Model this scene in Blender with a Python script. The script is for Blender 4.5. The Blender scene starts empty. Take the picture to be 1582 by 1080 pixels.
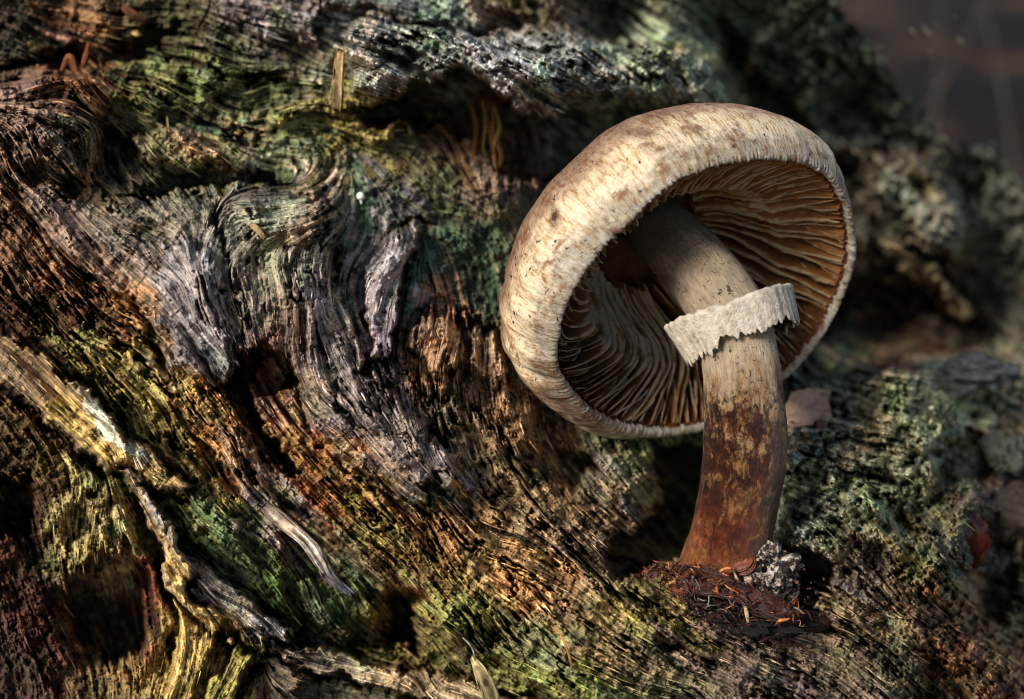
import bpy, math, random
import numpy as np
from mathutils import Vector
random.seed(7)
rng = np.random.default_rng(11)
scene = bpy.context.scene
COL = scene.collection
scene.unit_settings.system = 'METRIC'
scene.unit_settings.scale_length = 0.01          # 1 unit = 1 cm

# ------------------------------------------------------------------ camera, sky, sun, exposure
PITCH = math.radians(18)
DIST, FRAME_W = 32.0, 20.0
CAM = np.array([0.0, -30.0, 12.0])
RGT = np.array([1.0, 0, 0])
FWD = np.array([0, math.cos(PITCH), -math.sin(PITCH)])
UPV = np.array([0, math.sin(PITCH), math.cos(PITCH)])
cd = bpy.data.cameras.new('camera')
cam = bpy.data.objects.new('camera', cd)
COL.objects.link(cam)
cam.location = CAM
cam.rotation_euler = (math.pi / 2 - PITCH, 0, 0)
cd.sensor_width = 36
cd.lens = 36 * DIST / FRAME_W
cd.clip_start, cd.clip_end = 0.5, 20000
cd.dof.use_dof = True
cd.dof.focus_distance = DIST - 0.45
cd.dof.aperture_fstop = 0.10
scene.camera = cam

TO_SUN = -0.56 * RGT - 0.74 * FWD + 0.33 * UPV
TO_SUN = TO_SUN / np.linalg.norm(TO_SUN)
SUN_EL = math.asin(TO_SUN[2])
SUN_AZ = math.atan2(TO_SUN[0], TO_SUN[1])
world = bpy.data.worlds.new('World')
scene.world = world
world.use_nodes = True
wn = world.node_tree
sky = wn.nodes.new('ShaderNodeTexSky')
sky.sky_type = 'NISHITA'
sky.sun_disc = False
sky.sun_elevation = SUN_EL
sky.sun_rotation = SUN_AZ
wn.nodes['Background'].inputs['Strength'].default_value = 0.05
wn.links.new(sky.outputs[0], wn.nodes['Background'].inputs['Color'])
sl = bpy.data.lights.new('sun', 'SUN')
sl.energy = 2.0
sl.angle = math.radians(18.0)
sl.color = (1.0, 0.95, 0.87)
so = bpy.data.objects.new('sun', sl)
COL.objects.link(so)
so.rotation_euler = Vector(TO_SUN).to_track_quat('Z', 'Y').to_euler()
so.location = (-60, -60, 60)
vs = scene.view_settings
vs.view_transform = 'Standard'
vs.look = 'None'
vs.gamma = 1
vs.use_curve_mapping = False
vs.exposure = 1.18
scene.cycles.max_bounces = 6
scene.cycles.diffuse_bounces = 3
scene.cycles.use_denoising = True
scene.cycles.filter_width = 0.9


def px(X, Y, D=0.0):
    """the place that lies at photo position (X, Y), D cm behind the stem"""
    k = FRAME_W / 1582 / DIST
    X = np.asarray(X, float); Y = np.asarray(Y, float); D = np.asarray(D, float)
    a = (X - 791) * k; b = (540 - Y) * k
    return CAM + (DIST + D)[..., None] * (FWD + a[..., None] * RGT + b[..., None] * UPV)


PX = FRAME_W / 1582                                # cm per photo pixel at the stem


def lin(h):
    h = h.lstrip('#')
    c = np.array([int(h[i:i + 2], 16) / 255 for i in (0, 2, 4)])
    return np.where(c <= 0.04045, c / 12.92, ((c + 0.055) / 1.055) ** 2.4)


# ------------------------------------------------------------------ helpers: objects
def tag(o, label=None, cat=None, group=None, kind=None):
    if label: o['label'] = label
    if cat: o['category'] = cat
    if group: o['group'] = group
    if kind: o['kind'] = kind
    return o


def empty(name, loc, label, cat, group=None):
    o = bpy.data.objects.new(name, None)
    o.empty_display_size = 0.3
    COL.objects.link(o)
    o.location = Vector(loc)
    return tag(o, label, cat, group)


def link_mesh(name, V, F, mat, parent=None, smooth=True, attrs=None):
    """V (n,3) world coordinates, F (m,3|4) or list of index lists"""
    me = bpy.data.meshes.new(name)
    V = np.asarray(V, np.float32)
    if isinstance(F, np.ndarray):
        m, k = F.shape
        me.vertices.add(len(V)); me.vertices.foreach_set('co', V.ravel())
        me.loops.add(m * k); me.loops.foreach_set('vertex_index', F.astype(np.int32).ravel())
        me.polygons.add(m)
        me.polygons.foreach_set('loop_start', np.arange(0, m * k, k, dtype=np.int32))
        me.update(calc_edges=True)
    else:
        me.from_pydata([tuple(v) for v in V], [], F)
    me.polygons.foreach_set('use_smooth', np.full(len(me.polygons), smooth))
    for nm, arr in (attrs or {}).items():
        arr = np.asarray(arr, np.float32)
        if arr.ndim == 1:
            me.attributes.new(nm, 'FLOAT', 'POINT').data.foreach_set('value', arr)
        elif arr.shape[1] == 4:
            me.attributes.new(nm, 'FLOAT_COLOR', 'POINT').data.foreach_set('color', arr.ravel())
        else:
            me.attributes.new(nm, 'FLOAT_VECTOR', 'POINT').data.foreach_set('vector', arr.ravel())
    me.validate(clean_customdata=False)
    o = bpy.data.objects.new(name, me)
    COL.objects.link(o)
    if mat: me.materials.append(mat)
    if parent is not None:
        o.parent = parent
        o.matrix_parent_inverse.identity()
        loc = Vector(parent.location) if parent.parent is None else Vector((0, 0, 0))
        pl = np.array(parent['_w']) if '_w' in parent else np.array(loc)
        me.transform(__import__('mathutils').Matrix.Translation(-Vector(pl)))
    return o


def to_base(o, P):
    """move the object's origin to P, keeping the shape where it is"""
    o.data.transform(__import__('mathutils').Matrix.Translation(-Vector(P)))
    o.location = Vector(P)
    return o


def grid_faces(ny, nx, wrap=False):
    idx = np.arange(ny * nx).reshape(ny, nx)
    if wrap: idx = np.concatenate([idx, idx[:, :1]], 1)
    a, b, c, d = idx[:-1, :-1], idx[:-1, 1:], idx[1:, 1:], idx[1:, :-1]
    return np.stack([a, b, c, d], -1).reshape(-1, 4)


# ------------------------------------------------------------------ helpers: noise on a grid
def vnoise(ny, nx, sy, sx, r=rng):
    """smooth value noise, cell size (sy, sx) in grid steps"""
    gy, gx = int(ny / sy) + 4, int(nx / sx) + 4
    g = r.standard_normal((gy, gx)).astype(np.float32)
    y = np.arange(ny) / sy + r.random(); x = np.arange(nx) / sx + r.random()
    iy = y.astype(int); fy = (y - iy); fy = fy * fy * (3 - 2 * fy)
    ix = x.astype(int); fx = (x - ix); fx = fx * fx * (3 - 2 * fx)
    fy = fy[:, None].astype(np.float32); fx = fx[None].astype(np.float32)
    A = g[iy][:, ix]; B = g[iy][:, ix + 1]; C = g[iy + 1][:, ix]; D = g[iy + 1][:, ix + 1]
    return (A * (1 - fx) + B * fx) * (1 - fy) + (C * (1 - fx) + D * fx) * fy


def fbm(ny, nx, s, octs=4, gain=0.5):
    out = 0; a = 1
    for _ in range(octs):
        out = out + a * vnoise(ny, nx, max(s, 1.01), max(s, 1.01)); a *= gain; s /= 2
    return out / out.std()


def blur(a, r):
    for ax in (0, 1):
        for _ in range(2):
            p = np.pad(a, [(r + 1, r) if i == ax else (0, 0) for i in (0, 1)], 'edge').cumsum(ax, dtype=np.float64)
            n = 2 * r + 1
            a = ((p[n:] - p[:-n]) if ax == 0 else (p[:, n:] - p[:, :-n])) / n
    return a.astype(np.float32)


def lic(noise, cx, cy, L, step):
    ny, nx = noise.shape
    gy, gx = np.mgrid[0:ny, 0:nx].astype(np.float32)
    acc = noise.copy(); wsum = 1.0
    for s in (step, -step):
        qx, qy = gx.copy(), gy.copy()
        ix = gx.astype(np.int32); iy = gy.astype(np.int32)
        for k in range(L):
            qx += s * cx[iy, ix]; qy += s * cy[iy, ix]
            ix = np.clip(np.rint(qx), 0, nx - 1).astype(np.int32)
            iy = np.clip(np.rint(qy), 0, ny - 1).astype(np.int32)
            acc += noise[iy, ix]
    acc -= acc.mean()
    return acc / acc.std()


def sstep(a, b, x):
    t = np.clip((x - a) / (b - a), 0, 1)
    return t * t * (3 - 2 * t)


def sdf(poly, X, Y):
    """signed distance (px) to a polygon, negative inside"""
    P = np.asarray(poly, np.float32); Q = np.roll(P, -1, 0)
    d = np.full(X.shape, 1e9, np.float32); ins = np.zeros(X.shape, bool)
    for (ax, ay), (bx, by) in zip(P, Q):
        ex, ey = bx - ax, by - ay
        t = np.clip(((X - ax) * ex + (Y - ay) * ey) / (ex * ex + ey * ey + 1e-6), 0, 1)
        d = np.minimum(d, (X - ax - t * ex) ** 2 + (Y - ay - t * ey) ** 2)
        if by != ay:
            ins ^= ((ay > Y) != (by > Y)) & (X < (bx - ax) * (Y - ay) / (by - ay) + ax)
    d = np.sqrt(d)
    return np.where(ins, -d, d)


def bisample(a, y, x):
    y = np.clip(y, 0, a.shape[0] - 1.001); x = np.clip(x, 0, a.shape[1] - 1.001)
    iy = y.astype(int); ix = x.astype(int); fy = y - iy; fx = x - ix
    if a.ndim == 3: fy = fy[..., None]; fx = fx[..., None]
    return (a[iy, ix] * (1 - fx) + a[iy, ix + 1] * fx) * (1 - fy) + (a[iy + 1, ix] * (1 - fx) + a[iy + 1, ix + 1] * fx) * fy


# ------------------------------------------------------------------ helpers: materials
class NT:
    def __init__(self, name):
        self.m = bpy.data.materials.new(name)
        self.m.use_nodes = True
        self.t = self.m.node_tree
        self.b = self.t.nodes['Principled BSDF']
        self.out = self.t.nodes['Material Output']

    def n(self, kind, **kw):
        nd = self.t.nodes.new('ShaderNode' + kind)
        for k, v in kw.items(): setattr(nd, k, v)
        return nd

    def l(self, a, b): self.t.links.new(a, b)

    def attr(self, nm, out='Fac'):
        a = self.n('Attribute'); a.attribute_name = nm
        return a.outputs[out]

    def coord(self, scale=(1, 1, 1), src=None):
        mp = self.n('Mapping')
        mp.inputs['Scale'].default_value = scale
        self.l(src if src is not None else self.n('TexCoord').outputs['Object'], mp.inputs['Vector'])
        return mp.outputs[0]

    def noise(self, scale, detail=4, rough=0.6, vec=None, dist=0.0):
        t = self.n('TexNoise')
        t.inputs['Scale'].default_value = scale; t.inputs['Detail'].default_value = detail
        t.inputs['Roughness'].default_value = rough; t.inputs['Distortion'].default_value = dist
        self.l(vec if vec is not None else self.coord(), t.inputs['Vector'])
        return t.outputs['Fac']

    def voro(self, scale, vec=None, feature='F1'):
        t = self.n('TexVoronoi'); t.feature = feature
        t.inputs['Scale'].default_value = scale
        self.l(vec if vec is not None else self.coord(), t.inputs['Vector'])
        return t

    def ramp(self, fac, stops):
        r = self.n('ValToRGB')
        el = r.color_ramp.elements
        while len(el) < len(stops): el.new(0.5)
        for e, (p, c) in zip(el, stops):
            e.position = p
            c = c if not np.isscalar(c) else (c, c, c)
            e.color = (c[0], c[1], c[2], 1)
        self.l(fac, r.inputs[0])
        return r.outputs[0]

    def mix(self, fac, a, b, mode='MIX'):
        x = self.n('Mix'); x.data_type = 'RGBA'; x.blend_type = mode
        for i, v in ((0, fac), (6, a), (7, b)):
            if hasattr(v, 'links'): self.l(v, x.inputs[i])
            elif i == 0: x.inputs[0].default_value = v
            else: x.inputs[i].default_value = (v[0], v[1], v[2], 1)
        return x.outputs[2]

    def math(self, op, a, b=0.0):
        x = self.n('Math'); x.operation = op
        for i, v in ((0, a), (1, b)):
            if hasattr(v, 'links'): self.l(v, x.inputs[i])
            else: x.inputs[i].default_value = v
        return x.outputs[0]

    def bump(self, h, strength, dist, prev=None):
        b = self.n('Bump')
        b.inputs['Strength'].default_value = strength; b.inputs['Distance'].default_value = dist
        self.l(h, b.inputs['Height'])
        if prev is not None: self.l(prev, b.inputs['Normal'])
        return b.outputs[0]

    def done(self, col, rough=0.7, normal=None, spec=0.35):
        for key, v in (('Base Color', col), ('Roughness', rough), ('Specular IOR Level', spec), ('Normal', normal)):
            if v is None: continue
            if hasattr(v, 'links'): self.l(v, self.b.inputs[key])
            elif key == 'Base Color': self.b.inputs[key].default_value = (v[0], v[1], v[2], 1)
            else: self.b.inputs[key].default_value = v
        return self.m


def mat_wood(name='rotten wood'):
    n = NT(name)
    tint = n.attr('tint', 'Color')
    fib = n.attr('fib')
    var = n.ramp(n.noise(9, 5, 0.7), [(0.3, 0.60), (0.5, 1.05), (0.72, 1.5)])
    c = n.mix(1.0, tint, var, 'MULTIPLY')
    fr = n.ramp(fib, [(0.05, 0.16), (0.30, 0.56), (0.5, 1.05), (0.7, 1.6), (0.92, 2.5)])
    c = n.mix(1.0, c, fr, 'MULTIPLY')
    # pale lichen dust and dark specks
    dust = n.ramp(n.noise(26, 3, 0.7), [(0.60, 0.0), (0.72, 0.75)])
    c = n.mix(n.math('MULTIPLY', dust, 0.45), c, (0.30, 0.29, 0.25))
    sp = n.ramp(n.noise(17, 4, 0.75), [(0.33, 0.8), (0.42, 0.0)])
    c = n.mix(sp, c, (0.012, 0.010, 0.008))
    nm = n.bump(n.noise(22, 6, 0.8), 0.6, 0.05)
    rg = n.ramp(n.noise(6, 3), [(0.3, 0.62), (0.7, 0.92)])
    return n.done(c, rg, nm, 0.25)


M_WOOD = mat_wood()


def mat_plain(name, cols, scale=8, rough=0.6, spec=0.4, bump=0.5, bd=0.03, stretch=(1, 1, 1), detail=5):
    n = NT(name)
    v = n.coord(stretch)
    k = len(cols)
    c = n.ramp(n.noise(scale, detail, 0.7, v), [(0.28 + 0.44 * i / max(1, k - 1), lin(h)) for i, h in enumerate(cols)])
    nm = n.bump(n.noise(scale * 3, 4, 0.7, v), bump, bd)
    return n.done(c, rough, nm, spec)


# ------------------------------------------------------------------ the rotten log: flow of the grain, depth, layers
STEP = 1.48
X0, X1, Y0, Y1 = -190, 1770, -150, 1220
NX, NY = int((X1 - X0) / STEP), int((Y1 - Y0) / STEP)
GX, GY = np.meshgrid(X0 + STEP * np.arange(NX), Y0 + STEP * np.arange(NY))
GX = GX.astype(np.float32); GY = GY.astype(np.float32)

FLOW = [(0, 530, 38), (60, 572, 41), (110, 615, 43), (150, 655, 44), (200, 700, 43), (245, 735, 32), (215, 765, 64), (240, 810, 62), (270, 860, 58), (300, 900, 52), (350, 940, 42), (400, 970, 38), (440, 978, 30), (450, 1008, 8), (520, 1022, 12), (600, 1042, 13), (700, 1068, 17), (780, 1090, 20), (270, 850, 68), (290, 930, 78), (305, 985, 100), (280, 1050, 116), (250, 1100, 116), (370, 1020, 122), (330, 1080, 118), (50, 330, 45), (60, 420, 44), (150, 480, 42), (300, 620, 47), (200, 600, 46), (120, 560, 42), (450, 650, 55), (560, 740, 45), (480, 760, 48),
        (800, 850, 40), (700, 900, 40), (900, 1000, 36), (1000, 950, 34), (1200, 990, 33), (1100, 1050, 30), (620, 600, 58), (700, 640, 62), (800, 660, 66),
        (480, 430, 80), (400, 440, 78), (300, 450, 78), (280, 540, 72), (230, 400, 58), (230, 345, 35), (270, 312, 45), (400, 320, 158), (440, 340, 152), (470, 335, 150), (500, 330, 145), (345, 375, 105),
        (520, 400, 95), (540, 500, 75), (600, 400, 112), (600, 500, 100), (700, 420, 80), (700, 520, 85), (690, 330, 10), (600, 290, 75), (560, 330, 92), (640, 300, 60),
        (100, 180, 10), (60, 230, 65), (140, 240, 100), (180, 300, 40), (60, 130, -10), (150, 130, 40), (300, 150, 28), (240, 100, 28), (330, 240, 20), (430, 170, -15),
        (420, 230, 0), (500, 50, 20), (600, 70, 15), (700, 100, 18), (900, 120, 24), (820, 50, 22), (1050, 120, 30), (600, 200, -10), (740, 200, 70), (780, 260, 80),
        (250, 40, 15), (50, 60, 30), (60, 700, 60), (100, 850, 75), (150, 780, 95), (60, 950, 65), (240, 920, 85), (280, 850, 60), (420, 890, 48), (350, 800, 42), (500, 900, 60), (520, 1000, 30),
        (300, 1030, 110), (680, 1040, 60), (950, 770, 45), (880, 720, 60), (1350, 800, 45), (1450, 900, 55), (1300, 900, 38), (1350, 1000, 42), (1500, 1030, 35), (1350, 650, 8),
        (1250, 760, 15), (1400, 600, 5), (1200, 150, 35), (1350, 250, 40), (1450, 320, 45), (1500, 450, 40), (1550, 850, 20), (1300, 480, 40)]

DEPTH = [(-150, 200, 1.5), (-150, 500, 0.6), (-150, 800, 0.2), (-150, 1150, 1.0), (0, 1150, 1.2), (50, 330, 0.5), (100, 400, 0.3), (60, 470, 0.4), (180, 500, 0.1), (300, 430, 0.0), (450, 450, 0.0), (400, 500, 0.0),
         (300, 320, 0.1), (480, 330, -0.2), (400, 310, 0.1), (200, 340, 0.5), (300, 268, 2.6), (420, 270, 2.8), (150, 280, 1.6), (70, 200, 1.2), (120, 150, 1.5), (200, 200, 2.6), (300, 130, 3.0), (300, 200, 2.6),
         (100, 60, 3.6), (20, 90, 3.2), (250, 40, 4.0), (400, 130, 3.0), (500, 200, 2.9), (440, 40, 3.6), (560, 290, 2.2), (640, 300, 2.4), (550, 240, 3.0), (700, 300, 3.0), (760, 290, 3.0), (700, 200, 4.2), (800, 220, 5.0), (620, 170, 3.6),
         (600, 60, 3.6), (700, 90, 3.4), (800, 120, 3.4), (900, 120, 4.0), (1000, 100, 4.8), (800, 30, 5.5), (950, 30, 7.5), (600, -50, 5), (200, -100, 5), (1080, 130, 5.8), (1150, 60, 8.5), (1200, 130, 9.0), (1000, 220, 6.5), (900, 220, 6.0),
         (1300, 200, 10.5), (1200, 260, 9.0), (1400, 260, 11), (1500, 300, 12), (1350, 350, 10), (1450, 350, 10), (1560, 400, 12), (1400, 470, 11), (1250, 480, 10), (1500, 500, 11),
         (1250, 580, 6.0), (1300, 640, 4.2), (1400, 640, 4.2), (1500, 600, 7.0), (1240, 700, 3.0), (1280, 760, 2.0), (1350, 800, 1.2), (1400, 740, 2.2), (1450, 880, 0.9), (1470, 800, 1.8), (1300, 870, 0.9), (1320, 950, 0.2), (1250, 960, 0.4), (1400, 980, 0.2), (1350, 1050, -0.8), (1500, 1040, 0.8),
         (1550, 830, 6.0), (1570, 950, 5.0), (1570, 700, 7), (1700, 1100, 3), (1700, 600, 9),
         (1120, 960, -0.75), (1050, 935, -0.5), (1180, 975, -0.7), (1110, 930, -0.2), (1200, 930, 0.3), (1130, 880, 1.0), (1100, 990, -0.9), (1000, 940, -0.6), (1000, 1010, -1.0), (1150, 1060, -1.3), (800, 880, -0.5), (900, 950, -1.0), (850, 830, 0.3), (920, 870, 0.1), (900, 1060, -1.2), (700, 860, -0.4), (640, 780, 0.0), (560, 770, 0.2), (760, 760, 0.6), (700, 960, -0.6),
         (560, 620, 0.0), (620, 700, -0.1), (680, 740, -0.1), (500, 680, 0.0), (440, 720, 0.3), (360, 680, 0.2), (280, 640, 0.2), (200, 620, 0.3), (120, 560, 0.4), (330, 740, 0.3), (420, 800, 0.8), (500, 880, 0.8), (560, 960, 1.4), (620, 960, 2.0), (680, 1020, 1.2), (450, 960, 1.2), (330, 820, 0.1), (400, 880, 0.5), (250, 800, 0.6),
         (30, 700, 0.5), (100, 760, 0.6), (150, 850, 0.4), (60, 850, 1.2), (160, 950, 2.2), (40, 980, 1.0), (250, 920, 0.6), (300, 1050, 0.3), (450, 1060, 0.6), (600, 1080, 0.8), (780, 1090, 0.6),
         (600, 420, 1.2), (660, 420, 1.8), (640, 500, 0.9), (720, 480, 1.6), (760, 430, 2.6), (700, 560, 0.8), (760, 560, 1.6), (720, 640, 0.5), (800, 680, 1.2), (790, 600, 2.0), (850, 640, 3.0), (850, 720, 1.3), (900, 690, 2.6), (950, 760, 1.6), (980, 720, 2.6),
         (850, 300, 5.0), (850, 450, 4.6), (950, 450, 5.0), (950, 560, 4.5), (1030, 780, 4.5), (1080, 700, 5.5), (1150, 600, 6.0), (1150, 400, 6.5), (1150, 750, 3.6), (1150, 830, 2.6)]

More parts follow.
